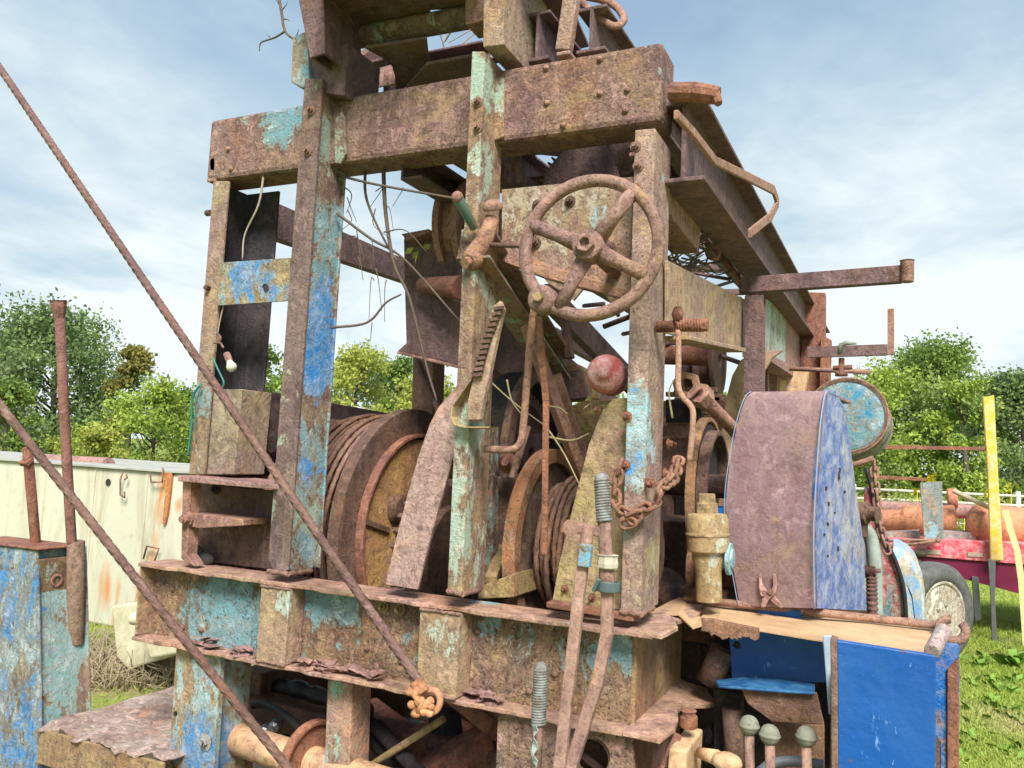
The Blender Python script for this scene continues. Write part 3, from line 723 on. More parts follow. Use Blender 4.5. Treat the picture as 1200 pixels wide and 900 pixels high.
b = MB(); b.fy([(636, 428), (672, 425), (700, 440), (695, 468), (650, 470), (636, 455)], 1.05, .1); obj('yellow_bearing', b, m_ochre, RIG, bevel=.01)
b = MB(); b.tube([P(600, 200, y=.25), P(602, 170, y=.2), P(606, 150, y=.25)], .006, 6); obj('wire_stub', b, m_dark, RIG, bevel=0)

# ------------------------------------------------------------------ mast folded over the frame
MS = thing('folded_mast', (-.5, 2, 3.05), None, None); MS.parent = RIG; MS.location = V((-.5, 2, 3.05))-V(RIG.location)
dm = m_rail
b = MB()
b.fz([(372, -70), (565, -70), (562, 10), (505, 12), (500, 24), (430, 38), (398, 44), (380, 60)], 3.26, .012)
b.fz([(428, 57), (500, 46), (505, 90), (464, 108), (462, 76)], 3.12, .012)
b.fz([(500, 76), (566, 64), (566, 95), (470, 110)], 3.06, .012)
b.fz([(596, -60), (640, -60), (690, 55), (625, 70)], 3.30, .012)
obj('deck_plate', b, m_rail, MS, bevel=.001)
b = MB(); b.ibeam((-.19-.03, .05, 3.06), (-.19+.06, 6.2, 3.20), .10, .15, .012); obj('mast_leg', b, m_rail, MS)
b = MB(); b.ibeam((-.43, .10, 3.10), (-.40, 6.2, 3.24), .09, .17, .012); obj('mast_leg', b, m_rail, MS)
b = MB(); b.ibeam((-1.16, .28, 3.13), (-.95, 6.2, 3.28), .14, .22, .014); obj('mast_leg', b, m_rail, MS)
b = MB()
b.fy([(342, -40), (378, -40), (380, 62), (363, 68)], -.16, .012); b.prism([P(342, -40, y=-.148), P(363, 68, y=-.148), P(363, 68, y=-.148)+V((0, .22, 0)), P(342, -40, y=-.148)+V((0, .22, 0))], (.012, 0, 0))
b.prism([P(378, -40, y=-.148), P(380, 62, y=-.148), P(380, 62, y=-.148)+V((0, .22, .0)), P(378, -40, y=-.148)+V((0, .22, 0))], (-.012, 0, 0))
b.fy([(362, 60), (408, 50), (404, 112), (372, 108)], -.05, .2)
obj('mast_foot', b, m_rail, MS)
tubem = rusty('pipe_paint', b=(.17, .11, .10), c=(.24, .16, .12), seed=34, paints=[((.13, .24, .22), .42, [])])
b = MB(); b.tube([P(398, 48, y=.1), P(480, 33, y=.1), P(556, 19, y=.1)], .040, 20); obj('cross_pipe', b, tubem, MS, bevel=.003)
b = MB(); b.fy([(545, -30), (568, -30), (567, 24), (545, 29)], .0, .1); obj('clevis', b, m_mauve, MS)
b = MB()
for (y, z) in ((.55, 3.10), (.85, 3.16), (1.5, 3.12), (2.2, 3.16), (3.0, 3.18), (3.9, 3.2), (4.9, 3.22)):
    b.beam((-1.08, y, z), (-.15, y+.0, z), .06, .05)
for i, y in enumerate((.85, 1.5, 2.2, 3.0, 3.9)):
    b.beam((-1.05, y, 3.09), (-.45, y+.75, 3.13), .045, .012) if i % 2 else b.beam((-.45, y, 3.09), (-1.05, y+.75, 3.13), .045, .012)
obj('lacing_bar', b, dm, MS)
b = MB()
b.prism([(-1.1, .9, 3.26), (-.5, .95, 3.26), (-.45, 1.5, 3.27), (-1.1, 1.5, 3.27)], (0, 0, .012))
b.prism([(-.9, 1.6, 3.09), (-.5, 1.5, 3.09), (-.5, 2.3, 3.11), (-.9, 2.2, 3.11)], (0, 0, .01))
obj('deck_plate', b, dm, MS, bevel=.001)
b = MB()
b.channel(P(405, 100, y=.45), P(575, 68, y=.45), .08, .07, .01); b.beam(P(455, 85, y=.7), P(560, 62, y=.7), .04, .03); b.beam(P(452, 45, y=.2), P(505, 92, y=1.0), .06, .04)
b.beam(P(370, 110, y=.0), P(440, 60, y=.35), .05, .05)
obj('cross_channel', b, m_rail, MS)
b = MB(); b.fy([(418, 86), (458, 76), (464, 98), (430, 104)], .25, .008); obj('torn_plate', b, m_mauve, MS, bevel=0)
b = MB(); b.beam(P(676, -40, y=.02), P(661, 60, y=.05), .05, .035, up=(0, 1, 0)); b.box(tuple(P(652, 62, y=.03)-V((0, .0, .01))), tuple(P(668, 58, y=.03)+V((0, .08, .0)))); obj('strut', b, rusty('strut_rust', b=(.36, .21, .18), c=(.40, .26, .2), seed=35), MS)
b = MB(); b.tube(smoothpath([P(682, 2, y=.1), P(690, 12, y=.1), P(705, 24, y=.1), P(722, 31, y=.1), P(731, 22, y=.12), P(722, 8, y=.14), P(706, 0, y=.14), P(688, -4, y=.14), P(680, -8, y=.14)], 6), .0125, 10)
b.tube([P(680, 0, y=.15), P(711, 55, y=.35)], .014, 8); obj('lifting_loop', b, m_rust, MS, bevel=0)
# right-hand upper long I-beams
b = MB(); b.ibeam((.085, .06, 2.66), (.075, 5.6, 2.84), .13, .25, .014); mr = obj('runway_beam', b, m_rail, MS)
b = MB(); b.channel((.02, .05, 2.56), (.02, .62, 2.54), .10, .16, .012, side=-1); obj('runway_channel', b, m_mauve, MS)
b = MB()
gr = []
for (px, py) in ((795, 128), (815, 150), (840, 183), (875, 200), (908, 217), (913, 232), (905, 248), (880, 268)):
    gr.append([P(px, py, x=.20), P(px, py+11, x=.20)])
b.tube(smoothpath([g[0] for g in gr], 5), .0, 4) if False else b.sheet(gr, .012, (1, 0, 0)); obj('bent_strap', b, m_rust, MS, bevel=.003)

b = MB()
for k in range(22):
    y0 = random.uniform(.3, 4.5); z0 = random.uniform(2.98, 3.2); x0 = random.uniform(-1.0, -.55)
    b.tube([(x0, y0, z0), (x0+random.uniform(-.2, .35), y0+random.uniform(-.5, .9), z0+random.uniform(-.12, .12))], random.uniform(.006, .016), 7)
for k in range(10):
    q = V((random.uniform(-.95, -.5), random.uniform(.3, .9), random.uniform(3.0, 3.15))); b.beam(q, q+V((random.uniform(-.3, .3), random.uniform(-.1, .3), random.uniform(-.05, .08))), random.uniform(.02, .05), .006)
for k in range(14):
    y0 = random.uniform(.5, 2.6); b.tube([(random.uniform(-.5, .0), y0, random.uniform(2.2, 2.6)), (random.uniform(-.6, .0), y0+random.uniform(-.3, .5), random.uniform(2.2, 2.7))], random.uniform(.006, .014), 7)
obj('loose_rod', b, m_rail, MS, bevel=0)
# side beam (yellowish) and continuation
sbm = rusty('yellow_side_rust', b=(.38, .235, .16), c=(.46, .33, .19), lichen=.25, seed=36, pit=.25, speck=.15)
b = MB(); b.fx([(783, 305), (874, 351), (874, 412), (783, 391)], .05, -.012); b.fx([(806, 393), (874, 408), (874, 413), (806, 398)], .09, -.09); sdb = obj('side_panel', b, sbm, RIG)
b = MB(); b.fx([(897, 349), (921, 367), (921, 428), (897, 413)], .05, -.012); obj('pale_panel', b, rusty('pale_green_paint', b=(.30, .30, .24), c=(.36, .33, .25), seed=37, paints=[((.42, .52, .45), .66, [])]), sdb)
b = MB(); b.fx([(921, 367), (955, 392), (955, 440), (937, 440), (921, 428)], .05, -.012); b.fx([(895, 410), (940, 436), (937, 446), (895, 418)], .1, -.1); obj('end_panel', b, m_mauve, sdb)
# support post with arm
b = MB(); A_ = P(885, 348, y=1.38); B_ = P(884, 462, y=1.38); b.ibeam(A_, B_, .08, .075, .01, up=(0, 1, 0)); obj('support_post', b, m_rail, RIG)
b = MB(); A_ = P(868, 334, y=1.36); B_ = P(1057, 320, y=1.36); b.channel(A_, B_, .05, .070, .008, side=-1)
ar = obj('support_arm', b, m_rail, RIG)
b = MB(); q = P(1063, 318, y=1.36); b.lathe([(.026, -.045), (.026, .045)], q, (0, 0, 1), 16); obj('arm_socket', b, m_rust, ar)
b = MB(); A_ = P(946, 413, y=3.6); B_ = P(1040, 410, y=3.6); b.beam(A_, B_, .03, .075)
ar2 = obj('support_arm', b, m_rail, RIG)
b = MB(); b.beam(P(1044, 362, y=3.6), P(1044, 416, y=3.6), .04, .03, up=(0, 1, 0)); obj('upright_stub', b, m_rust, ar2)
b = MB(); b.fy([(943, 342), (967, 343), (967, 470), (935, 470)], 3.9, .1); b.fy([(962, 392), (974, 398), (972, 470), (960, 470)], 3.8, .1); obj('frame_post', b, m_rust_red, RIG)
b = MB(); b.fy([(921, 430), (948, 430), (942, 462), (935, 470), (921, 465)], 3.0, .1); b.fx([(895, 440), (905, 445), (937, 462), (937, 475), (895, 475)], -.1, .1); obj('orange_bracket', b, m_tan, RIG)
b = MB(); b.tube([P(925, 432, y=2.2), P(1020, 436, y=2.2)], .012, 8); obj('thin_rod', b, m_rust, RIG, bevel=0)
# inner things seen above the guard: discs, pipe, tan guard
b = MB(); b.tube([P(778, 416, y=1.7), P(832, 418, y=1.7)], .048, 18); obj('cross_shaft', b, m_rust_red, RIG, bevel=.003)
b = MB()
for x in (-.42, -.33, -.24): b.ring(.20, .04, .025, (x, 2.3, 2.28), (1, 0, 0), 48)
b.ring(.15, .05, .16, (-.4, 2.3, 2.28), (1, 0, 0), 40); obj('sheave', b, m_rail, RIG)
b = MB(); b.ring(.24, .19, .07, (-.05, 2.7, 2.24), (1, 0, 0), 48); obj('sheave', b, m_rust, RIG)
b = MB(); gr = []
for (px, py) in ((882, 412), (868, 422), (858, 440), (850, 470), (845, 510), (841, 560), (838, 620)):
    gr.append([P(px, py, y=1.55), P(px+36, py-2, y=1.55)])
b.sheet(gr, .03, (0, -1, 0)); obj('tan_guard', b, m_tan, RIG)
b = MB(); b.fy([(770, 500), (850, 500), (850, 560), (770, 560)], 2.0, .05); b.fy([(775, 470), (850, 462), (850, 510), (775, 515)], 1.9, .03); b.fy([(812, 520), (840, 520), (852, 585), (812, 590)], 1.6, .03); obj('steel_plate', b, m_rust, RIG)
b = MB(); b.fy([(812, 470), (818, 470), (846, 560), (846, 600), (816, 600)], 1.2, .03); b.fy([(780, 468), (815, 468), (815, 495), (780, 495)], 1.25, .03); b.box((-.3, 1.7, 1.2), (.4, 2.1, 1.65)); obj('black_cover', b, m_black, RIG)
b = MB()
for k in range(26):
    q = P(random.uniform(785, 850), random.uniform(455, 500), y=1.85); b.box(tuple(q-V((.03, .02, .012))), tuple(q+V((.04, .02, .012))))
obj('debris', b, m_rust, RIG, bevel=.004)
# brake drum to the right of the right post
bc = V((-.02, .95, 1.60))
b = MB(); b.ring(.285, .268, .035, bc, (1, 0, 0), 56); bd = obj('brake_drum', b, rusty('brass_rim', b=(.28, .15, .08), c=(.42, .24, .11), seed=38, pit=.2), RIG)
b = MB(); b.ring(.258, .03, .03, bc+V((.0, 0, 0)), (1, 0, 0), 48); obj('web', b, m_black, bd)
b = MB(); b.ring(.235, .215, .07, bc, (1, 0, 0), 56); obj('lining', b, m_dark, bd)
b = MB(); b.lathe([(.10, 0), (.10, .05), (.085, .2), (.075, .22)], (.0, .72, 1.33), (1, 0, 0), 24)
b.lathe([(.07, 0), (.07, .1)], (.12, .6, 1.42), (.2, -1, .2), 20)
obj('pump_body', b, rusty('pump_paint', b=(.26, .12, .08), c=(.3, .16, .09), seed=39, paints=[((.12, .28, .30), .46, []), ((.5, .10, .03), .30, [])]), RIG, bevel=.006)
b = MB(); b.box((.0, .55, 1.1), (.16, .8, 1.28)); b.box((.05, .62, 1.0), (.4, 1.1, 1.2)); obj('pump_base', b, m_dark, RIG, bevel=.006)
# diagonal pipe with hex end
b = MB(); b.tube([P(818, 460, y=.5), P(864, 508, y=.75)], .024, 16); dp = obj('diagonal_pipe', b, m_rust, RIG)
b = MB(); d = (P(818, 460, y=.5)-P(864, 508, y=.75)).normalized(); b.lathe([(.042, -.05), (.042, .0), (.03, .0)], P(818, 460, y=.5), d, 6, False); b.ring(.05, .025, .03, P(806, 452, y=.5), (0, -1, 0), 6); obj('hex_coupling', b, m_rust, dp)

# spring toggle and hook rod on the right post
b = MB(); b.tube([P(772, 383, y=.0), P(826, 381, y=.0)], .009, 8)
pts = []
for i in range(90):
    t = i/89; q = P(794+30*t, 381, y=0); a = t*9*2*math.pi; pts.append(q+V((0, math.cos(a)*.016, math.sin(a)*.016)))
b.tube(pts, .0045, 6); b.lathe([(.018, 0), (.018, .018)], P(822, 381, y=0), (1, 0, 0), 6, False); b.lathe([(.017, 0), (.017, .05)], P(770, 383, y=0), (1, 0, 0), 12)
b.lathe([(.012, 0), (.018, .02), (.01, .04)], P(794, 376, y=-.01), (0, 0, 1), 10)
obj('spring_bolt', b, m_rust_red, RIG, bevel=0)
b = MB(); b.tube(smoothpath([P(795, 385, y=-.005), P(795, 425, y=-.005), P(795, 452, y=-.005), P(800, 465, y=-.005), P(811, 478, y=-.005), P(812, 495, y=-.005), P(810, 520, y=-.005), P(808, 540, y=-.005)], 5), .0085, 9); obj('hook_rod', b, rusty('hook_rust', b=(.42, .22, .16), c=(.46, .26, .18), pit=.15, speck=0, seed=40), RIG, bevel=0)

# ------------------------------------------------------------------ big belt guard
pl_q = P(958, 600, y=.42); w_dir = V((.24, .97, 0)).normalized(); u_dir = V((-.97, .24, 0)).normalized(); nrm = -u_dir
near = [(970, 458), (967, 468), (963, 495), (960, 530), (957, 575), (955, 630), (956, 713)]
farr = [(1016, 716), (1013, 660), (1010, 620), (1004, 580), (1000, 547), (994, 503), (987, 473), (980, 457)]
gp = [P(a, c, plane=(pl_q, nrm)) for a, c in near+farr]
gd_m = rusty('guard_purple', a=(.10, .05, .05), b=(.235, .145, .155), c=(.255, .165, .145), lichen=.05, seed=41, pit=.35, bump=.2, speck=.12)
b = MB(); npx = [P(a, c, plane=(pl_q, nrm)) for a, c in near]
lft = [(882, 459), (874, 467), (864, 498), (856, 540), (851, 588), (855, 640), (867, 710)]
gr = []
for i, p in enumerate(npx):
    L = P(*lft[i], plane=(p, w_dir))      # same depth, straight across
    row = [L.lerp(p, t/8) for t in range(9)]
    gr.append(row)
# finer along height
gg = []
cols = [smoothpath([gr[r][c] for r in range(len(gr))], 6) for c in range(9)]
for r in range(len(cols[0])): gg.append([cols[c][r] for c in range(9)])
for r, row in enumerate(gg):
    for c, p in enumerate(row):
        d_ = math.exp(-((r-22)**2)/14-((c-5.5)**2)/2.5); p += w_dir*.012*d_
b.sheet(gg, .012, -w_dir); GD = obj('belt_guard', b, gd_m, RIG, bevel=0)
bside = rusty('guard_blue_side', b=(.16, .10, .11), c=(.22, .15, .15), seed=42, pit=.2, speck=.3, rough=.5, bump=.12, paints=[((.05, .11, .36), .95, []), ((.15, .18, .38), .32, [(P(985, 560, y=.9), .22)])])
b = MB(); b.prism(gp, u_dir*.014); obj('side_sheet', b, bside, GD, bevel=.002)
b = MB()
bt = plain('bright_blue', RBLUE, .45, scale=30, var=.35, bump=.1)
b.tube([p+(-w_dir)*.013 for p in [g[0] for g in gg]], .0016, 6); b.tube([p+(-w_dir)*.013 for p in [g[-1] for g in gg]], .0022, 6)
obj('trim_edge', b, plain('pale_blue_edge', (.12, .33, .66), .5, scale=60, col2=(.30, .30, .36)), GD, bevel=0)
b = MB(); pp = gr[0][0]; b.prism([gr[0][0], gr[0][-1], gr[0][-1]+w_dir*.25+V((0, 0, -.01)), gr[0][0]+w_dir*.25+V((0, 0, -.01))], (0, 0, -.012)); obj('guard_sheet', b, gd_m, GD)
# holes and slots on the side: short dark louvres
b = MB()
for (px, py, h) in ((983, 553, 9), (984, 548, 6), (971, 588, 5), (982, 640, 6), (970, 650, 3), (968, 570, 5), (990, 575, 3), (970, 612, 4), (966, 625, 3), (978, 600, 2)):
    q = P(px, py, plane=(pl_q-u_dir*.002, nrm)); k = P(px, py+h, plane=(pl_q-u_dir*.002, nrm)); b.beam(q, k, .006, .005, up=tuple(w_dir))
obj('rust_slot', b, m_black, GD, bevel=0)
# exhaust/hose parts right of the guard
b = MB(); b.lathe([(.045, 0), (.045, .06), (.03, .06), (.03, .10)], P(1000, 600, y=1.4), (1, -.4, 0), 20); b.lathe([(.03, 0), (.03, .08)], P(1008, 600, y=1.4)-V((0, 0, .1)), (0, 0, 1), 14); obj('bearing_boss', b, m_dark, RIG, bevel=.003)
pg = plain('grey_green_paint', (.34, .40, .38), .6, scale=12, col2=(.22, .24, .20))
b = MB(); b.tube(smoothpath([P(1008, 622, y=1.5), P(1018, 625, y=1.5), P(1024, 650, y=1.5), P(1026, 690, y=1.5), P(1026, 740, y=1.5)], 5), .028, 14); obj('riser_pipe', b, pg, RIG, bevel=0)
b = MB()
hp = smoothpath([P(1021, 672, y=1.1), P(1022, 700, y=1.1), P(1023, 740, y=1.1)], 24)
b.tube(hp, [.021 if i % 4 < 2 else .017 for i in range(len(hp))], 12); b.lathe([(.022, -.02), (.022, .02)], P(1019, 670, y=1.1), (1, 0, 0), 12); b.tube([P(1010, 668, y=1.1), P(1032, 669, y=1.1)], .008, 8); obj('ribbed_hose', b, rusty('hose_rust', b=(.16, .07, .055), c=(.24, .11, .08), seed=43, speck=0), RIG, bevel=0)

# blue fuel tank (drum shaped, axis forward)
FT = P(992, 487, y=1.9); ax = V((.05, 1, -.06)).normalized()
b = MB(); b.lathe([(.0, .012), (.162, .012), (.170, 0), (.180, .0), (.184, .006), (.180, .014), (.179, .20), (.183, .205), (.179, .21), (.179, .395), (.184, .40), (.18, .41), (.0, .40)], FT, ax, 56)
ftk = obj('fuel_tank', b, rusty('tank_body_paint', b=(.19, .14, .11), c=(.26, .20, .13), seed=44, pit=.3, paints=[((.20, .25, .22), .62, [])]), RIG, bevel=0)
b = MB(); b.lathe([(.0, .006), (.160, .006), (.166, .010), (.0, .010)], FT, ax, 48); obj('end_cap', b, rusty('tank_face_paint', b=(.32, .30, .26), c=(.38, .34, .26), seed=45, pit=.2, speck=.1, paints=[((.14, .36, .44), .92, []), ((.03, .24, .38), .42, [(FT+V((-.02, 0, .06)), .14)])]), ftk, bevel=0)
b = MB(); b.ring(.186, .167, .012, FT, ax, 56); obj('rim', b, m_rust, ftk, bevel=.003)
q = P(986, 436, y=2.05)
b = MB(); b.lathe([(.03, 0), (.03, .02), (.014, .022), (.014, .09)], q-V((0, 0, .02)), (0, 0, 1), 14); b.tube([q+V((-.04, 0, .02)), q+V((.05, 0, .025))], .012, 8); obj('valve_stem', b, m_rust_red, ftk, bevel=0)
b = MB(); q2 = P(986, 404, y=2.05); b.tube([q2+V((-.01, 0, -.05)), q2, q2+V((.02, 0, .008)), q2+V((.07, 0, .005))], [.010, .013, .012, .005], 10); obj('valve_handle', b, plain('valve_green', (.25, .29, .22), .5), ftk, bevel=0)
b = MB(); b.tube([P(1000, 545, y=1.9), P(1024, 537, y=1.9)], .014, 8); obj('tank_bracket', b, m_rust, ftk)

# brass coloured valve block
vm = rusty('valve_paint', b=(.28, .18, .10), c=(.36, .27, .12), lichen=.4, seed=46, pit=.4, speck=.3, bump=.2, paints=[((.36, .46, .40), .34, [(P(838, 640, y=.35), .06)])])
vb = P(831, 705, y=.35); vt = P(829, 620, y=.35); k_ = (vt-vb)
b = MB(); b.lathe([(.040, 0), (.040, .09), (.050, .13), (.050, .15), (.066, .155), (.066, .255), (.060, .27), (.03, .275)], vb, k_, 28); vv = obj('valve_block', b, vm, RIG, bevel=.003)
b = MB(); b.lathe([(.060, .200), (.069, .202), (.069, .212), (.060, .214)], vb, k_, 28); b.lathe([(.038, .272), (.038, .305), (.030, .307), (.030, .335), (.0, .336)], vb, k_, 6, False); obj('hex_cap', b, rusty('cap_brass', b=(.30, .20, .11), c=(.36, .25, .12), seed=47, pit=.3, speck=.2), vv, bevel=.003)
q = P(855, 655, y=.37); b = MB(); b.lathe([(.0, -.006), (.050, -.006), (.050, .006), (.030, .007), (.030, .012), (.0, .012)], q, (1, -.03, .0), 36, False); b.lathe([(.03, -.05), (.03, -.01)], q, (1, 0, .0), 20); obj('round_flange', b, rusty('flange_paint', b=(.32, .26, .17), c=(.36, .30, .18), seed=48, paints=[((.18, .45, .55), .60, [])]), vv, bevel=.002)
b = MB(); b.lathe([(.014, 0), (.014, .08)], P(842, 622, y=.45), (0, 0, 1), 10); b.box((.27, .48, 1.14), (.40, .60, 1.26)); obj('blue_fitting', b, bt, vv, bevel=.004)

# ------------------------------------------------------------------ levers in front
m_lev = rusty('lever_rust', b=(.26, .145, .12), c=(.32, .19, .13), seed=49, pit=.5, speck=.3, bump=.2)
LV = [(656, 905), (690, 622)]
b = MB(); b.beam(P(654, 915, y=-.42), P(684, 650, y=-.36), .029, .020, up=(0, 1, 0)); b.tube([P(684, 652, y=-.36), P(690, 618, y=-.35)], .016, 10)
lv1 = obj('lever', b, m_lev, RIG, bevel=.004)
b = MB(); b.beam(P(666, 617, y=-.35), P(716, 625, y=-.34), .020, .026); b.lathe([(.016, 0), (.016, .02)], P(672, 618, y=-.36), (0, -1, 0), 10); obj('cross_link', b, m_lev, lv1, bevel=.005)
b = MB(); b.beam(P(685, 664, y=-.375), P(687, 638, y=-.375), .030, .022, up=(0, 1, 0)); obj('blue_clamp', b, rusty('clamp_paint', b=(.2, .12, .1), c=(.3, .2, .1), seed=50, paints=[((.16, .36, .50), .55, [])]), lv1)
b = MB(); b.beam(P(664, 915, y=-.40), P(700, 800, y=-.38), .030, .022, up=(0, 1, 0)); b.beam(P(699, 806, y=-.38), P(712, 740, y=-.36), .029, .022, up=(0, 1, 0)); b.beam(P(711, 745, y=-.36), P(712, 690, y=-.35), .029, .022, up=(0, 1, 0)); b.tube([P(712, 695, y=-.35), P(709, 630, y=-.34), P(705, 566, y=-.33)], [.020, .016, .016], 12)
lv2 = obj('lever', b, m_lev, RIG, bevel=.004)
spm = plain('spring_grey', (.23, .25, .24), .6, scale=60, col2=(.13, .10, .09))
b = MB(); A_ = P(708, 612, y=-.34); B_ = P(705, 562, y=-.33); n_ = 150; pts = []
dd = (B_-A_).normalized(); uu = dd.orthogonal().normalized(); ww = dd.cross(uu)
for i in range(n_+1):
    t = i/n_; a = t*15*2*math.pi; pts.append(A_.lerp(B_, t)+uu*math.cos(a)*.0165+ww*math.sin(a)*.0165)
b.tube(pts, .004, 6); b.ball(B_, .018); obj('coiled_grip', b, spm, lv2, bevel=0)
b = MB(); A_ = P(712, 665, y=-.35); b.lathe([(.025, -.012), (.026, 0), (.024, .02)], A_+V((0, 0, .01)), (0, 0, 1), 8, False); obj('tape_wrap', b, plain('dirty_white', (.55, .50, .40), .8), lv2)
b = MB(); A_ = P(713, 688, y=-.35); b.ring(.028, .024, .024, A_-V((0, 0, .01)), (0, 0, 1), 24); b.beam(A_+V((-.03, -.02, -.01)), A_+V((-.015, -.026, .02)), .01, .01); obj('hose_clamp', b, plain('clamp_green', (.10, .15, .15), .5), lv2)
b = MB(); b.tube([P(627, 915, y=-.40), P(631, 850, y=-.39), P(633, 790, y=-.385)], .013, 12); lv3 = obj('lever', b, m_lev, RIG, bevel=0)
b = MB(); A_ = P(631, 850, y=-.39); B_ = P(634, 784, y=-.385); pts = []
dd = (B_-A_).normalized(); uu = dd.orthogonal().normalized(); ww = dd.cross(uu)
for i in range(211):
    t = i/210; a = t*21*2*math.pi; pts.append(A_.lerp(B_, t)+uu*math.cos(a)*.0155+ww*math.sin(a)*.0155)
b.tube(pts, .0038, 6); b.ball(B_, .0175); obj('coiled_grip', b, spm, lv3, bevel=0)
b = MB(); gr = []
for i in range(9): gr.append([P(623+i*.3, 850+i*7, y=-.41)+V((0, .01*math.sin(i), 0)), P(628+3*math.sin(i*2.2), 850+i*7, y=-.425)])
b.sheet(gr, .003, (0, -1, 0)); obj('peeling_tape', b, plain('tape_green', (.34, .45, .42), .6, col2=(.45, .48, .42)), lv3, bevel=0)

# ------------------------------------------------------------------ below the rear beam
leg_m = rusty('leg_paint', b=(.34, .24, .15), c=(.40, .30, .15), lichen=.45, seed=51, pit=.25, paints=[((.30, .48, .50), .30, [(P(245, 850, y=-.02), .22), (P(250, 780, y=-.02), .1)]), (BLUE, .26, [(P(225, 885, y=-.02), .14), (P(252, 790, y=-.02), .06), (P(240, 860, y=-.02), .1)])])
b = MB(); b.fy([(207, 752), (259, 764), (244, 990), (190, 990)], -.03, .025); b.fy([(246, 762), (259, 764), (244, 990), (231, 990)], -.005, .16)
lg = obj('frame_leg', b, leg_m, RIG)
b = MB(); b.lathe([(.03, -.002), (.03, .004)], P(241, 869, y=-.03), (0, -1, 0), 20); b.bolt(P(241, 869, y=-.032), (0, -1, 0), .016, .014); obj('bolt', b, rusty('bolt_grey', b=(.30, .33, .33), c=(.33, .28, .22), seed=52), lg, bevel=0)
b = MB(); b.lathe([(.008, 0), (.008, .004)], P(206, 836, y=-.031), (0, -1, 0), 12); obj('bolt_hole', b, m_black, lg, bevel=0)
b = MB(); q = P(262, 770, y=.14); b.fx([(259, 764), (292, 772), (300, 990), (244, 990)], P(259, 764, y=0).x, -.02); obj('leg_plate', b, m_rust, lg)
b = MB(); b.fy([(384, 797), (413, 800), (406, 990), (376, 990)], .0, .11)
obj('frame_leg', b, rusty('short_post_rust', b=(.36, .21, .18), c=(.38, .25, .18), seed=53, pit=.55, paints=[((.25, .48, .38), .24, [(P(398, 805, y=0), .04), (P(385, 890, y=0), .1)])]), RIG)
rl_m = rusty('roller_rust', b=(.42, .23, .13), c=(.46, .28, .15), seed=54, pit=.15, speck=.05, bump=.1, paints=[((.25, .50, .55), .14, [(P(268, 862, y=.12), .07)])])
b = MB(); b.tube([P(266, 862, y=.12), P(375, 897, y=.05)], .055, 28); b.tube([P(375, 897, y=.05), P(560, 955, y=-.02)], .055, 28); ro = obj('roller', b, rl_m, RIG, bevel=.006)
b = MB(); d = (P(375, 897, y=.05)-P(266, 862, y=.12)).normalized(); b.ring(.14, .125, .035, P(362, 893, y=.058), d, 48); b.ring(.13, .05, .01, P(362, 893, y=.058)+d*.01, d, 48); obj('roller_flange', b, m_rust_red, ro, bevel=.004)
lp_m = rusty('lower_panel_rust', b=(.30, .17, .15), c=(.38, .24, .15), lichen=.2, seed=55, pit=.9, bump=.8, speck=.9, paints=[((.22, .38, .32), .26, [(P(740, 850, y=-.02), .1)])])
b = MB(); plate_hole(b, [(584, 828), (742, 856), (742, 1000), (578, 1000)], (693, 888), 22, -.04, .02, 24, 23)
lpn = obj('frame_panel', b, lp_m, RIG, bevel=0)
b = MB(); b.ring(.062, .048, .02, P(693, 888, y=-.03), (0, 1, 0), 32); b.beam(P(678, 880, y=.05), P(712, 905, y=.05), .03, .02); obj('tube_end', b, m_dark, lpn)
b = MB(); q = P(742, 856, y=-.02); b.prism([q, q+V((0, .6, 0)), q+V((0, .6, -.4)), q+V((0, 0, -.4))], (-.014, 0, 0)); obj('side_plate', b, rusty('lower_side_rust', b=(.26, .13, .11), c=(.34, .18, .12), seed=56, paints=[((.30, .36, .20), .30, [])]), lpn)
# things in front on the corner: box with valve & curved rod
b = MB(); b.fy([(784, 876), (805, 880), (801, 960), (778, 960)], -.10, .20)
cb = obj('corner_block', b, m_tan, RIG, bevel=.006)
b = MB(); b.lathe([(.024, 0), (.024, .03), (.018, .03), (.018, .045)], P(807, 852, y=.0), (0, -.1, 1), 12); obj('plug', b, m_rust_red, cb)
b = MB(); b.tube([P(820, 882, y=-.0), P(840, 888, y=-.05)], [.014, .020], 12); b.ball(P(852, 893, y=-.08), .030, 1.3, 1, .8); obj('handle_knob', b, m_tan, cb, bevel=0)
b = MB(); b.beam(P(772, 915, y=-.08), P(795, 860, y=-.03), .014, .02); obj('thin_lever', b, m_rust_red, cb)
# underframe clutter
b = MB()
b.box((-1.75, .35, .55), (-1.62, 5.5, .78)); b.box((-.30, .35, .55), (-.17, 5.5, .78)); b.box((-1.85, .30, .50), (.1, .42, .70)); b.box((-1.6, 1.4, .45), (-.3, 3.0, .72)); b.box((-1.6, .9, .52), (-.3, .98, .86))
obj('chassis_beam', b, m_dark, RIG, bevel=.01)
b = MB(); b.lathe([(.10, 0), (.10, .5)], (-.9, .3, .6), (.3, 1, .1), 20)
b.beam(P(500, 915, y=.2), P(575, 868, y=.35), .09, .12); b.beam(P(510, 795, y=.3), P(580, 850, y=.3), .07, .06); b.beam(P(455, 790, y=.5), P(580, 815, y=.5), .12, .05); b.beam(P(430, 830, y=.5), P(520, 900, y=.3), .08, .08)
obj('axle_housing', b, m_rust_red, RIG, bevel=.008)
b = MB(); b.tube([P(420, 842, y=.25), P(480, 905, y=.2)], .04, 14); b.tube([P(440, 850, y=.18), P(500, 915, y=.1)], .025, 12); b.tube([P(520, 830, y=.4), P(530, 920, y=.4)], .06, 14); obj('drive_shaft', b, m_black, RIG, bevel=0)
b = MB(); b.tube([P(412, 912, y=.1), P(520, 842, y=.1)], .012, 10); obj('tie_rod', b, m_ochre, RIG, bevel=0)
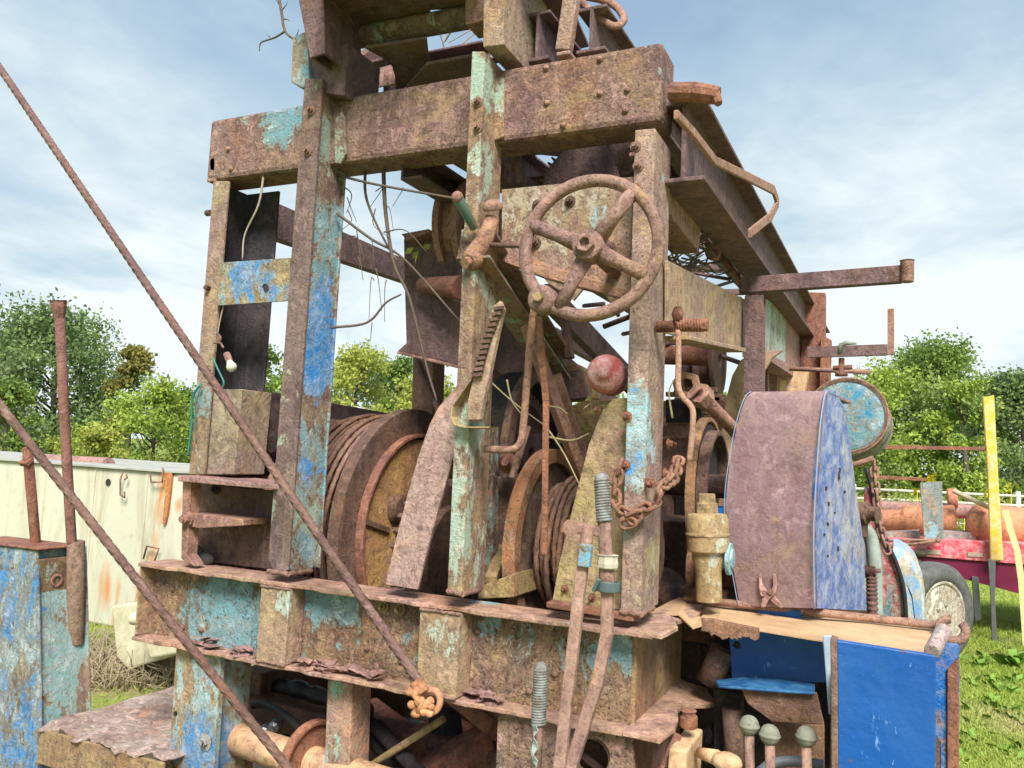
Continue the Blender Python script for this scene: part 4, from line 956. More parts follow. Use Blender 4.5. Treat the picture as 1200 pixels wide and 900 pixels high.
hm = plain('black_rubber', (.02, .02, .022), .5, scale=30, bump=.2)
b = MB(); hp = smoothpath([P(300, 798, y=.45), P(320, 805, y=.45), P(350, 808, y=.42), P(388, 822, y=.4), P(430, 835, y=.35)], 8); b.tube(hp, [.036 if i % 5 < 3 else .028 for i in range(len(hp))], 14)
b.tube(smoothpath([P(285, 828, y=.2), P(310, 826, y=.2), P(335, 838, y=.15), P(352, 855, y=.12), P(362, 872, y=.1)], 8), .014, 10); b.tube(smoothpath([P(300, 840, y=.4), P(325, 848, y=.35), P(340, 870, y=.3), P(330, 885, y=.3)], 8), .020, 10)
obj('rubber_hose', b, hm, RIG, bevel=0)
al = plain('dull_aluminium', (.45, .47, .50), .4, metal=.6)
b = MB()
for px, py in ((314, 852), (326, 846)): b.lathe([(.016, 0), (.022, .01), (.022, .04), (.012, .05), (.012, .07)], P(px, py, y=.3), (.3, -1, -.2), 8, False)
obj('hose_fitting', b, al, RIG)
b = MB(); b.fz([(325, 812), (400, 828), (400, 850), (320, 848)], .52, -.02); b.box((-1.5, .7, .50), (-1.0, 1.2, .53)); obj('bluish_tray', b, plain('blue_grey', (.28, .38, .48), .5, scale=9, col2=(.14, .18, .22)), RIG)
b = MB()
for k in range(9): b.beam(P(320+k*9, 812+k*2, z=.56), P(314+k*9, 848, z=.56), .008, .008)
obj('tray_wire', b, m_ochre, RIG, bevel=0)

# ------------------------------------------------------------------ left outrigger pedestal
pd_m = rusty('pedestal_paint', a=(.10, .06, .05), b=(.36, .28, .22), c=(.40, .33, .24), seed=57, pit=.3, speck=.2, bump=.5, paints=[((.38, .50, .54), .72, []), ((.06, .27, .58), .40, [(P(10, 700, y=-.1), .2), (P(25, 850, y=-.1), .2)])])
Yp = -.10
b = MB(); b.fy([(-45, 634), (43, 645), (50, 990), (-45, 990)], Yp, .012)
PD = obj('outrigger_post', b, pd_m, RIG, bevel=.004)
pd2 = rusty('pedestal_side_paint', a=(.10, .06, .05), b=(.26, .17, .12), c=(.32, .22, .13), lichen=.2, seed=58, pit=.3, speck=.2, paints=[((.24, .42, .42), .68, []), ((.04, .25, .56), .36, [(P(60, 665, y=-.05), .1), (P(70, 720, y=-.05), .08)])])
b = MB(); q = P(43, 645, y=Yp+.012); q2 = P(50, 990, y=Yp+.012); dpt = .21
b.prism([q, q2, q2+V((0, dpt, 0)), q+V((0, dpt, 0))], (-.012, 0, 0)); obj('post_face', b, pd2, PD)
b = MB(); b.prism([P(-45, 634, y=Yp+dpt), P(43, 645, y=Yp)+V((0, dpt, 0)), P(50, 990, y=Yp)+V((0, dpt, 0)), P(-45, 990, y=Yp+dpt)], (0, .012, 0)); obj('post_face', b, pd2, PD)
b = MB(); t0 = P(-45, 634, y=Yp-.01); t1 = P(44, 645, y=Yp-.01); b.prism([t0, t1+V((.004, 0, 0)), t1+V((.004, dpt-.02, 0)), t0+V((0, dpt-.02, 0))], (0, 0, .008)); obj('cap_plate', b, m_rust_red, PD)
xs = q.x
b = MB(); b.fx([(45, 656), (81, 652), (80, 694), (48, 703)], xs+.03, -.03); obj('side_box', b, rusty('box_rust', b=(.17, .11, .07), c=(.22, .16, .08), lichen=.35, seed=59, paints=[(TEAL, .22, [(P(52, 667, x=xs), .04)])]), PD)
b = MB(); b.lathe([(.018, 0), (.018, .006)], P(65, 743, x=xs), (1, 0, 0), 16); obj('bolt_hole', b, m_black, PD, bevel=0)
b = MB(); b.ring(.025, .018, .006, P(66, 680, x=xs+.03), (1, 0, 0), 20); obj('boss_ring', b, m_rust, PD, bevel=0)
jx = xs+.05
b = MB(); b.tube([P(89, 634, x=jx), P(88, 754, x=jx)], .034, 20); js = obj('jack_sleeve', b, rusty('sleeve_rust', b=(.25, .14, .12), c=(.3, .2, .13), seed=60), RIG)
b = MB(); b.fx([(83, 752), (97, 752), (96, 830), (86, 830)], jx-.01, -.02); obj('sleeve_leg', b, m_rust_red, js)
b = MB(); b.tube([P(84, 636, x=jx), P(76, 500, x=jx), P(70, 372, x=jx)], .0195, 16); b.lathe([(.0195, 0), (.023, .02), (.029, .05), (.030, .075)], P(70, 374, x=jx), P(68, 346, x=jx)-P(70, 374, x=jx), 8, False); obj('jack_rod', b, rusty('rod_rust', b=(.23, .10, .085), c=(.3, .14, .11), seed=61, speck=.1, pit=.3), js)
b = MB(); A_ = P(43, 650, x=xs-.15); B_ = P(32, 524, x=xs-.15); b.tube([A_, B_], .020, 16); obj('jack_rod', b, m_rust_red, PD)
b = MB(); b.beam(P(34, 538, x=xs-.15), P(27, 545, x=xs-.15), .05, .02); obj('rod_tab', b, m_rust_red, PD)
# platform of torn plate between the post and the frame leg
zf = P(60, 853, y=-.1).z
b = MB(); xl = P(52, 855, y=-.1).x; xr = P(200, 850, y=-.05).x
b.box((xl, -.12, zf-.13), (xr+.05, -.105, zf-.004)); b.box((xl, .49, zf-.13), (xr, .50, zf-.004)); b.box((xr-.01, -.1, zf-.12), (xr+.0, .48, zf-.01))
pf = obj('platform', b, rusty('platform_side', b=(.24, .14, .09), c=(.36, .28, .12), lichen=.45, seed=62, pit=.4), RIG)
b = MB(); gr = []
for i in range(24):
    row = []
    for j in range(13):
        x = xl+(xr+.06-xl)*i/23; y = -.13+.66*j/12
        zz = zf+.008+.004*math.sin(i*.7+j*.6)+.003*math.sin(i*1.9-j)
        if j == 0: y += random.uniform(-.012, .035); zz -= random.uniform(-.008, .02)
        if i < 4: zz += .008*(4-i)/4*math.sin(j)
        row.append(V((x, y, zz)))
    gr.append(row)
b.sheet(gr, .004)
obj('torn_deck', b, rusty('deck_rust', a=(.14, .08, .06), b=(.35, .21, .165), c=(.55, .42, .37), seed=63, pit=.2, speck=.2, bump=.5, rough=.7), pf, bevel=0)
b = MB()
for k in range(34):
    q = V((random.uniform(xl, xl+.45), -.112, zf-random.uniform(.10, .14))); b.ball(q, random.uniform(.004, .010), 1.5, 1, .8, 8)
obj('rust_scale', b, m_rust_red, pf, bevel=0)

# ------------------------------------------------------------------ right: control box, shelf edge, blue panels
zs = 1.235
bx_m = plain('bright_blue_panel', (.006, .15, .52), .42, scale=8, col2=(.004, .115, .42), bump=.12)
# scratched blue
def scratched():
    m, nt, bs = newmat('scratched_blue')
    g = N(nt, 'ShaderNodeNewGeometry'); v = g.outputs['Position']
    n1 = noise(nt, v, 9, 8, .7, .2); n2 = noise(nt, v, 70, 4, .7, 0, (0, 0, 0), (1, 1, .3)); n3 = noise(nt, v, 2.5, 4, .6, 0)
    c = mix(nt, n3, (.002, .055, .26), (.004, .105, .38))
    c = mix(nt, ramp(nt, mth(nt, 'MULTIPLY', n1, n2), [(.35, 0.), (.385, .7)]), c, (.22, .38, .62))
    c = mix(nt, ramp(nt, noise(nt, v, 3.5, 8, .7, .4, (7, 7, 7)), [(.48, 0.), (.7, .5)]), c, (.05, .15, .36))
    sc = noise(nt, v, 30, 5, .8, 1.5, (1, 2, 3), (.25, 1, 1)); c = mix(nt, ramp(nt, sc, [(.66, 0.), (.70, .8)]), c, (.12, .30, .60))
    n5 = noise(nt, v, 4, 9, .75, .4, (3, 1, 5)); c = mix(nt, ramp(nt, n5, [(.60, 0.), (.64, 1.)]), c, (.13, .07, .055))
    nt.links.new(c, bs.inputs['Base Color']); bs.inputs['Roughness'].default_value = .45
    bp = N(nt, 'ShaderNodeBump'); bp.inputs['Strength'].default_value = .5; bp.inputs['Distance'].default_value = .03; nt.links.new(mth(nt, 'ADD', n3, mth(nt, 'MULTIPLY', n1, .35)), bp.inputs['Height']); nt.links.new(bp.outputs[0], bs.inputs['Normal'])
    return m
m_sb = scratched()
b = MB(); b.fy([(980, 750), (1097, 768), (1096, 990), (982, 990)], -.10, .016)
CB = obj('control_box', b, m_sb, RIG, bevel=.004)
b = MB(); b.fy([(973, 748), (981, 750), (983, 990), (975, 990)], -.104, .05); obj('edge_angle', b, rusty('angle_rust', b=(.19, .10, .07), c=(.24, .14, .09), seed=64, paints=[(RBLUE, .3, [])]), CB)
b = MB(); b.fy([(1094, 752), (1124, 756), (1125, 800), (1122, 990), (1102, 990), (1102, 870), (1094, 860)], -.02, .02)
obj('box_plate', b, rusty('outer_blue', b=(.26, .11, .07), c=(.30, .15, .09), seed=65, pit=.3, paints=[(RBLUE, .60, [(P(1110, 775, y=-.02), .1)])]), CB)
b = MB(); b.fy([(1110, 785), (1124, 770), (1124, 990), (1110, 990)], -.03, .01); obj('rust_edge', b, m_rust_red, CB)
b = MB(); q = P(980, 750, y=-.1); b.box((q.x, .35, .7), (q.x+.25, .37, 1.2)); b.box((q.x-.012, -.08, .75), (q.x-.0, .1, 1.19)); obj('box_wall', b, m_dark, CB)
# shelf sheet: rusty sheet metal resting on top
def zsh(px, py): return P(px, py, z=zs)
b = MB(); gr = []
back = [(826, 706), (880, 712), (950, 719), (1020, 727), (1096, 735)]
frnt = [(822, 724), (880, 738), (950, 747), (1020, 758), (1091, 770)]
for i in range(5):
    a = zsh(*back[i]); c = zsh(*frnt[i]); row = []
    for t in range(6):
        q = a.lerp(c, t/5); q.z += .004*math.sin(i*2+t*1.3); row.append(q)
    gr.append(row)
b.sheet(gr, .004)
m_sheet = plain('tan_sheet', (.56, .38, .22), .75, scale=6, col2=(.42, .27, .15), bump=.25)
SH = obj('rusty_sheet', b, m_sheet, None, bevel=0); tag(SH, 'flat tan rusted metal sheet lying over the bright blue control box', 'metal sheet')
b = MB(); gr = []
for i, (a, c) in enumerate((((771, 712), (755, 717)), ((785, 706), (775, 722)), ((806, 700), (795, 726)), ((832, 704), (812, 731)), ((850, 706), (838, 730)))):
    A_ = zsh(*a); B_ = zsh(*c); A_.z += [0, .004, .012, -.006, .0][i]; B_.z += [0, .006, .015, -.012, .006][i]; gr.append([A_, A_.lerp(B_, .5), B_])
b.sheet(gr, .004); S2 = obj('torn_sheet', b, m_sheet, None, bevel=0); tag(S2, 'small torn curled tan metal sheet on the corner of the rear beam', 'metal sheet')
b = MB(); A_ = P(802, 702, z=zs+.02); B_ = P(1112, 734, z=zs+.02)
b.tube([A_, A_.lerp(B_, .3)+V((0, 0, .002)), A_.lerp(B_, .7), B_], .0125, 10); q = P(1116, 738, z=zs+.02)
b.tube(arcpts(q, (1, 0, 0), (0, .6, .8), .034, R(100), R(400), 24), .013, 9)
hr_ = obj('hinge_rod', b, rusty('rod_pink', b=(.30, .16, .12), c=(.36, .2, .14), seed=66, speck=.1, pit=.3), RIG, bevel=0)
b = MB(); b.tube([P(1106, 738, y=.0), P(1092, 764, y=-.10)], .018, 12); obj('hinge_tube', b, rusty('tube_grey', b=(.36, .30, .27), c=(.4, .34, .3), seed=67), hr_)
# dangling rusty mesh piece
b = MB()
b.fy([(830, 726)]+[(888, 738)]+[(888-k*2.0, 751-random.uniform(0, 5)-(5 if k > 22 else 0)) for k in range(29)], .0, .03)
b.fy([(822, 724), (836, 726), (836, 742), (822, 739)], -.05, .01)
obj('corroded_core', b, rusty('core_rust', b=(.24, .12, .08), c=(.3, .15, .08), seed=68), RIG, bevel=0)
# blue panel behind levers, with ledge
b = MB(); b.fy([(853, 735), (962, 740), (970, 800), (858, 800)], .38, .012); EP = obj('engine_panel', b, m_sb, RIG)
b = MB(); gr = []
for (a, c) in (((838, 797), (842, 803)), ((870, 793), (880, 806)), ((915, 796), (920, 809)), ((955, 801), (955, 811))):
    gr.append([P(*a, y=.34), P(*c, y=.20)])
b.sheet(gr, .008); obj('ledge', b, plain('ledge_blue', (.06, .20, .38), .5, scale=25, col2=(.015, .09, .26)), EP)
b = MB(); b.fy([(868, 806), (957, 812), (966, 850), (905, 846), (876, 825)], .22, .012); b.fy([(905, 846), (966, 850), (966, 960), (890, 960)], .30, .012); obj('rust_panel', b, rusty('brown_panel', b=(.19, .10, .06), c=(.27, .14, .07), seed=69, pit=.4), EP)
b = MB(); b.fy([(964, 745), (975, 745), (974, 838), (971, 838)], .1, .01); obj('pale_strip', b, plain('pale_blue_strip', (.40, .50, .62), .5), EP)
b = MB(); b.box((-.0, .55, .55), (.55, .62, 1.1)); b.fy([(836, 805), (870, 815), (868, 900), (836, 900)], .35, .05)
for k in range(16):
    q = P(random.uniform(826, 880), random.uniform(750, 890), y=random.uniform(.36, .5)); d = V((random.uniform(-1, 1), random.uniform(-.3, .3), random.uniform(-1, 1)))*.06; b.tube([q-d, q+d], random.uniform(.008, .022), 8)
for k in range(5):
    q = P(random.uniform(830, 870), random.uniform(745, 790), y=.42); b.prism([q, q+V((.09, 0, .01)), q+V((.08, .06, .0)), q+V((.0, .06, .02))], (0, 0, .012))
obj('engine_block', b, m_black, EP, bevel=.008)
b = MB(); b.tube([P(858, 830, y=.3), P(862, 900, y=.3)], .03, 12); b.tube([P(830, 800, y=.4), P(848, 760, y=.4)], .04, 12); obj('manifold', b, m_dark, EP, bevel=0)
kn_m = rusty('knob_lichen', a=(.12, .12, .08), b=(.17, .165, .125), c=(.20, .20, .15), pit=.7, speck=.3, bump=.12, seed=70)
for (px, py, yy) in ((878, 850, .02), (902, 861, -.02), (945, 863, -.02)):
    q = P(px, py, y=yy); q2 = P(px+2, 990, y=yy)
    b = MB(); b.tube([q2, q], .0125, 10); l_ = obj('shift_lever', b, m_lev, RIG, bevel=0)
    b = MB(); b.lathe([(.0, -.027)]+[(.0255*math.cos(t)+(.0022 if abs(t) < .12 else 0), .026*math.sin(t)) for t in np.linspace(-1.35, 1.5, 26)]+[(.0, .026)], q, (.03, 0, 1), 36); obj('ball_knob', b, kn_m, l_, bevel=0)
b = MB(); b.tube(smoothpath([P(890, 905, y=.1), P(905, 895, y=.12), P(930, 892, y=.14), P(965, 897, y=.14)], 6), .014, 10); obj('grey_hose', b, plain('grey_hose', (.16, .18, .21), .5), RIG, bevel=0)

# ------------------------------------------------------------------ truck front (fender, cowl, wheel)
TF = thing('truck_nose', (.9, 5, 0), None, None); TF.parent = RIG; TF.location = V((.9, 5, 0))-V(RIG.location)
red = rusty('faded_red_body', b=(.24, .08, .07), c=(.3, .12, .08), seed=71, pit=.3, speck=.2, paints=[((.42, .035, .05), .66, []), ((.06, .2, .28), .22, [(P(1040, 710, y=3.5), .3)])])
b = MB(); b.fy([(1012, 570), (1024, 572), (1032, 620), (1046, 655), (1058, 690), (1062, 790), (1018, 800), (1014, 640)], 3.4, .05); cw = obj('red_cowl', b, red, TF, bevel=.02)
b = MB(); b.tube(smoothpath([P(1015, 548, y=3.38), P(1026, 590, y=3.38), P(1034, 625, y=3.38), (P(1050, 660, y=3.38)), P(1060, 700, y=3.38), P(1063, 780, y=3.38)], 6), .014, 8); obj('rubber_seal', b, hm, TF, bevel=0)
fen_m = rusty('fender_paint', b=(.32, .28, .22), c=(.36, .32, .22), seed=72, pit=.2, speck=.1, rough=.5, bump=.1, paints=[((.16, .34, .58), .72, [(P(1068, 700, y=4), .5)]), ((.34, .46, .38), .44, [(P(1065, 660, y=4.2), .4)])])
b = MB(); gr = []
prof = [(1047, 640), (1056, 642), (1066, 648), (1075, 658), (1081, 672), (1084, 695), (1084, 740), (1084, 790)]
for (px, py) in prof:
    gr.append([P(px, py, y=5.4)+V((0, .9, 0)), P(px, py, y=5.4), P(px-1, py+10, y=5.35), P(px-12, py+26, y=5.3) if py < 700 else P(px-10, py+2, y=5.3)])
b.sheet(gr, .02, (.3, 0, 1))
b.fy([(1052, 662), (1070, 664), (1080, 690), (1082, 800), (1052, 800)], 5.3, .9)
obj('fender', b, fen_m, TF, bevel=.03)
wc = P(1093, 718, y=5.7); wx = V((.78, -.62, .0)).normalized()
WH = thing('road_wheel', wc, None, None); WH.parent = RIG; WH.location = wc-V(RIG.location)
def wq(r, h): return (r, h)
b = MB(); b.lathe([(.27, -.10), (.34, -.115), (.40, -.10), (.425, -.07), (.43, -.03), (.43, .03), (.425, .07), (.40, .10), (.34, .115), (.27, .10), (.26, .05), (.26, -.05), (.27, -.10)], wc, wx, 64)
ty = plain('tyre_rubber', (.13, .13, .125), .85, scale=14, col2=(.075, .075, .075), bump=.3)
obj('tyre', b, ty, WH, bevel=0)
b = MB(); b.lathe([(.275, .09), (.285, .10), (.275, .105), (.255, .10), (.24, .05), (.20, .04), (.12, .07), (.10, .09), (.06, .10), (.0, .10)], wc, wx, 48)
for k in range(5):
    a = k*1.257; d = V((-wx.y, wx.x, 0))*math.cos(a)+V((0, 0, 1))*math.sin(a); b.bolt(wc+d*.085+wx*.09, wx, .014, .02)
obj('rim', b, rusty('rim_paint', b=(.42, .34, .27), c=(.46, .40, .30), seed=73, paints=[((.66, .62, .52), .55, [])]), WH, bevel=0)
b = MB(); q = P(1058, 700, y=4.2); b.box((-.7, 4.2, .8), (.45, 6.6, 1.25)); obj('hood', b, fen_m, TF, bevel=.06)
b = MB(); b.box((-1.5, 5.75, .38), (1.0, 5.9, .5)); obj('axle', b, m_dark, TF)
# chain hanging at cowl: built with chain maker below

# ------------------------------------------------------------------ chains
def link(b, c, d, side, L=.030, W=.015, r=.0055, seg=8):
    d = V(d).normalized(); side = (V(side)-d*V(side).dot(d)).normalized(); pts = []
    for k in range(16):
        a = 2*math.pi*k/16; e = (L-W)*(1 if math.cos(a) > 0 else -1)
        pts.append(V(c)+d*(math.cos(a)*W+e)+side*math.sin(a)*W)
    b.tube(pts, r, seg, closed=True)
def chain(path, L, W, r):
    b = MB(); pts = smoothpath(path, 12); step = (L-r)*2*.82; acc = 0; k = 0
    last = pts[0]; nextd = 0
    for i in range(1, len(pts)):
        seg = (pts[i]-pts[i-1]).length; 
        while nextd <= acc+seg:
            t = (nextd-acc)/seg; c = pts[i-1].lerp(pts[i], t); d = pts[i]-pts[i-1]
            s0 = V(d).normalized().orthogonal(); s1 = d.normalized().cross(s0)
            a = (0 if k % 2 else math.pi/2)+random.uniform(-.25, .25)+.5
            link(b, c, d, s0*math.cos(a)+s1*math.sin(a), L, W, r); k += 1; nextd += step
        acc += seg
    return b
cp = [P(797, 505, x=.075), P(800, 545, x=.09), P(786, 570, x=.10), P(771, 598, y=-.085), P(748, 613, y=-.085), P(733, 622, y=-.085)]
ch = chain([P(795, 540, x=.075), P(789, 560, x=.085), P(775, 572, y=-.075), P(768, 590, y=-.085), P(752, 598, y=-.09), P(738, 612, y=-.09), P(727, 614, y=-.085)], .0235, .0145, .0062)
ch2 = chain([P(726, 548, y=-.075), P(721, 568, y=-.08), P(722, 592, y=-.085), P(737, 604, y=-.09), P(750, 600, y=-.09)], .0235, .0145, .0062)
for v_, s_ in ((ch2.v, 0),): pass
n0 = len(ch.v); ch.v += ch2.v; ch.f += [[i+n0 for i in f] for f in ch2.f]; ch.sm += ch2.sm
tag(obj('chain', ch, rusty('chain_rust', b=(.27, .12, .08), c=(.34, .17, .10), seed=74, pit=.3, speck=.05), None, bevel=0), 'rusty heavy link chain looped round the yellow and blue right post', 'chain')
c3 = chain([P(1024, 545, y=3.2), P(1027, 580, y=3.2), P(1032, 620, y=3.2), P(1041, 650, y=3.2)], .036, .020, .008)
tag(obj('chain', c3, m_rust, None, bevel=0), 'thin rusty chain hanging down beside the blue drum tank and red cowl', 'chain')

# ------------------------------------------------------------------ guy cables
m_guy = rusty('guy_cable_rust', b=(.15, .078, .07), c=(.20, .11, .085), pit=.6, speck=0, bump=.3, seed=92)
def rope(pts, r, name, label, n=900):
    q = [V(p) for p in pts]; L = sum((q[i+1]-q[i]).length for i in range(len(q)-1)); res = []
    sp = smoothpath(q, n//(len(q)-1)); b = MB(); b.tube(sp, r, 20, lobes=6, depth=.24, twist=30)
    return tag(obj(name, b, m_guy, None, bevel=0), label, 'steel cable', 'steel guy cables')
A_ = P(0, 80, y=-.3); B_ = P(492, 800, y=-.16); E_ = A_+(A_-B_)*.35
cb1 = rope([E_, A_, A_.lerp(B_, .5)+V((0, 0, -.006)), B_], .0150, 'guy_cable', 'thick rusty steel cable slanting down across the frame to the orange knotted end')
cb1['category'] = 'steel cable'
A_ = P(0, 475, y=-.75); B_ = P(340, 903, y=-.32); E_ = A_+(A_-B_)*.35; G_ = B_+(B_-A_)*.3
rope([E_, A_, A_.lerp(B_, .5)+V((0, 0, -.006)), B_, G_], .0135, 'guy_cable', 'lower rusty twisted cable passing in front of the blue outrigger post and roller')
kn = rusty('knot_orange', b=(.55, .22, .10), c=(.62, .30, .15), pit=.15, speck=0, seed=75)
b = MB(); K = P(494, 815, y=-.15)
b.tube([P(488, 798, y=-.16), P(496, 812, y=-.16)], .021, 14); b.tube(arcpts(P(505, 822, y=-.13), (1, 0, 0), (0, .3, 1), .030, R(-120), R(170), 18), .010, 9)
for (px, py, r) in ((480, 811, .012), (488, 812, .014), (483, 826, .013), (492, 822, .016), (497, 834, .013), (488, 836, .013), (503, 836, .012), (505, 828, .010)):
    b.ball(P(px, py, y=-.17), r, 1.2, 1, 1, 10)
b.tube([P(478, 806, y=-.17), P(494, 824, y=-.18), P(488, 838, y=-.17)], .009, 8); b.tube([P(484, 838, y=-.17), P(506, 820, y=-.17)], .011, 8)
ck = obj('cable_clip', b, kn, None, bevel=0); ck.parent = cb1; ck.location = V(ck.location)-V(cb1.location)
b = MB(); b.tube([P(492, 800, y=-.16), P(478, 795, y=-.16), P(466, 786, y=-.15)], .0015, 4)
for k in range(12): b.tube([P(490, 795, y=-.16), P(474+random.uniform(-6, 8), 788+random.uniform(-6, 8), y=-.17)], .0012, 4)
fr = obj('frayed_strands', b, m_dark, None, bevel=0); fr.parent = cb1; fr.location = V(fr.location)-V(cb1.location)

# ------------------------------------------------------------------ battery pliers on the sheet rod
PL = P(905, 712, z=zs+.03)
pk = rusty('pliers_rust', b=(.38, .20, .17), c=(.42, .24, .2), pit=.15, speck=0, seed=76)
PO = thing('locking_pliers', PL, 'small rusty pliers standing jaws up on the hinge rod before the big guard', 'pliers')
b = MB(); yy = PL.y
def fyp(b, pts, y, d): return b.fy(pts, y, d)
fyp(b, [(889, 674), (892, 672), (893, 684), (899, 693), (907, 697), (918, 712), (914, 713), (900, 702), (891, 698), (889, 688)], yy, .012); obj('jaw', b, pk, PO)
b = MB(); fyp(b, [(905, 673), (909, 672), (911, 686), (909, 695), (900, 704), (897, 712), (891, 712), (893, 702), (904, 692), (906, 686)], yy-.013, .012); obj('jaw', b, pk, PO)
b = MB(); b.lathe([(.008, 0), (.008, .03)], P(903, 694, y=yy-.018), (0, 1, 0), 12); obj('rivet', b, m_dark, PO, bevel=0)

# ------------------------------------------------------------------ bulb with its socket, wires, vines
LB = P(270, 425, y=-.03)
LO = thing('light_bulb', LB, 'small pale light bulb dangling from wires on the left post', 'light bulb')
b = MB(); q = P(271, 429, y=-.03); d = (P(271, 432, y=-.03)-P(262, 408, y=-.03)).normalized(); b.lathe([(.010, -.022), (.014, -.010), (.019, .0), (.019, .008), (.013, .018), (.0, .022)], q, d, 18); obj('glass', b, plain('frosted_glass', (.62, .63, .50), .15, var=.05), LO, bevel=0)
b = MB(); b.lathe([(.012, -.055), (.013, -.03), (.010, -.018)], q, d, 12); obj('socket', b, m_rust, LO, bevel=0)
b = MB(); b.tube(smoothpath([P(262, 408, y=-.03), P(258, 402, y=-.03), P(251, 402, y=-.02)], 4), .004, 6); b.ball(P(252, 397, y=.02), .03, 1, .6, .8); obj('wiring', b, m_rust, LO, bevel=0)
gw = plain('green_wire', (.03, .22, .20), .5)
b = MB(); b.tube(smoothpath([P(250, 420, y=-.01), P(255, 432, y=-.01), P(262, 447, y=-.01), P(261, 454, y=-.01)], 6), .0035, 6); b.tube(smoothpath([P(236, 450, y=-.02), P(226, 465, y=-.02), P(224, 500, y=-.02), P(220, 535, y=-.02)], 6), .004, 6); b.tube(smoothpath([P(236, 450, y=-.02), P(229, 480, y=-.02), P(230, 520, y=-.02)], 6), .002, 6)
tag(obj('electric_wire', b, gw, None, bevel=0), 'thin blue green electric wire dangling along the left post', 'wire')

bark = plain('vine_bark', (.15, .11, .085), .9, scale=60); leafm = plain('vine_leaf', (.22, .26, .05), .6)
def twig(b, pts, r0=.006, r1=.002, k=6):
    sp = smoothpath(pts, k); n = len(sp); b.tube(sp, [r0+(r1-r0)*i/(n-1) for i in range(n)], 6)
b = MB()
twig(b, [P(449, 190, y=.1), P(452, 250, y=.1), P(462, 310, y=.12), P(480, 350, y=.15), P(500, 430, y=.2), P(512, 470, y=.2)], .008, .004)
twig(b, [P(428, 193, y=.1), P(430, 235, y=.1), P(455, 290, y=.12), P(466, 305, y=.12)], .006, .003)
twig(b, [P(395, 205, y=.05), P(440, 216, y=.05), P(535, 233, y=.0)], .005, .004)
twig(b, [P(395, 250, y=.05), P(435, 280, y=.1), P(475, 305, y=.15), P(540, 378, y=.2)], .006, .004)
twig(b, [P(388, 384, y=.05), P(430, 378, y=.1), P(452, 355, y=.1), P(470, 345, y=.1)], .005, .003)
twig(b, [P(400, 217, y=.1), P(412, 228, y=.1), P(406, 250, y=.1)], .003, .001); twig(b, [P(418, 270, y=.1), P(422, 300, y=.1), P(421, 315, y=.1)], .002, .001)
twig(b, [P(450, 272, y=.1), P(475, 270, y=.1), P(500, 295, y=.1)], .003, .001); twig(b, [P(436, 378, y=.1), P(434, 400, y=.1)], .002, .001)
vn = tag(obj('vine', b, bark, None, bevel=0), 'bare brown vine stems tangled in the open bay left of the centre post', 'vine')
b = MB()
def leaf(b, q, s, d=None):
    d = d or V((random.uniform(-1, 1), random.uniform(-.4, .4), random.uniform(-1, .3))).normalized(); n = d.orthogonal().normalized(); w = n.cross(d)
    b.add([q, q+d*s*.5+w*s*.28, q+d*s, q+d*s*.5-w*s*.28], [[0, 1, 2, 3]])
for px, py in ((485, 290), (490, 294), (495, 291), (488, 298)): leaf(b, P(px, py, y=.1), .04)
l_ = obj('leaf', b, leafm, None, bevel=0); l_.parent = vn; l_.location = V(l_.location)-V(vn.location)
b = MB(); twig(b, [P(326, -10, y=.0), P(330, 15, y=0), P(335, 38, y=0), P(352, 50, y=0)], .006, .004); twig(b, [P(335, 36, y=0), P(322, 44, y=0), P(306, 50, y=0), P(304, 60, y=0)], .005, .002)
for (a, c) in (((330, 12), (337, 2)), ((332, 22), (340, 24)), ((318, 46), (312, 40)), ((345, 45), (350, 34)), ((327, 5), (320, -4))): twig(b, [P(*a, y=0), P((a[0]+c[0])/2+1, (a[1]+c[1])/2, y=0), P(*c, y=0)], .003, .001)
tag(obj('vine', b, bark, None, bevel=0), 'short bare twig hooking out left of the mast foot against the sky', 'vine')
b = MB()
for k in range(14):
    px = random.uniform(395, 470); py = random.uniform(215, 330); c = P(px, py, y=.1)
    twig(b, [c, c+V((random.uniform(-.05, .05), 0, random.uniform(-.06, .02))), c+V((random.uniform(-.08, .08), 0, -random.uniform(.05, .16)))], .0022, .001, 4)
tag(obj('vine', b, bark, None, bevel=0), 'fine dangling tendrils and broken twiglets among the vine stems', 'vine')
b = MB()
for (a, c, e) in (((556, 430), (600, 470), (640, 500)), ((594, 445), (600, 470), (615, 490)), ((640, 500), (660, 530), (680, 570)), ((642, 512), (670, 516), (690, 508)), ((636, 475), (655, 478), (665, 485)), ((690, 440), (692, 470), (697, 490)), ((788, 490), (784, 460), (790, 445))):
    twig(b, [P(*a, y=.05), P(*c, y=.05), P(*e, y=.05)], .0035, .002)
for px, py in ((696, 465), (700, 470), (703, 476), (692, 472), (699, 481)): leaf(b, P(px, py, y=.0), .03)
tag(obj('vine', b, plain('dry_stem', (.46, .38, .22), .8), None, bevel=0), 'thin pale dry stems threading between the rods and the red cap', 'vine')
b = MB(); twig(b, [P(309, 206, y=.02), P(303, 240, y=.02), P(287, 275, y=.02), P(284, 305, y=.02)], .0045, .003); twig(b, [P(262, 358, y=.0), P(258, 375, y=0), P(255, 392, y=0)], .003, .002)
tag(obj('vine', b, plain('pale_cord', (.42, .36, .28), .8), None, bevel=0), 'pale thin stem dangling inside the left post above the small blue plate', 'vine')
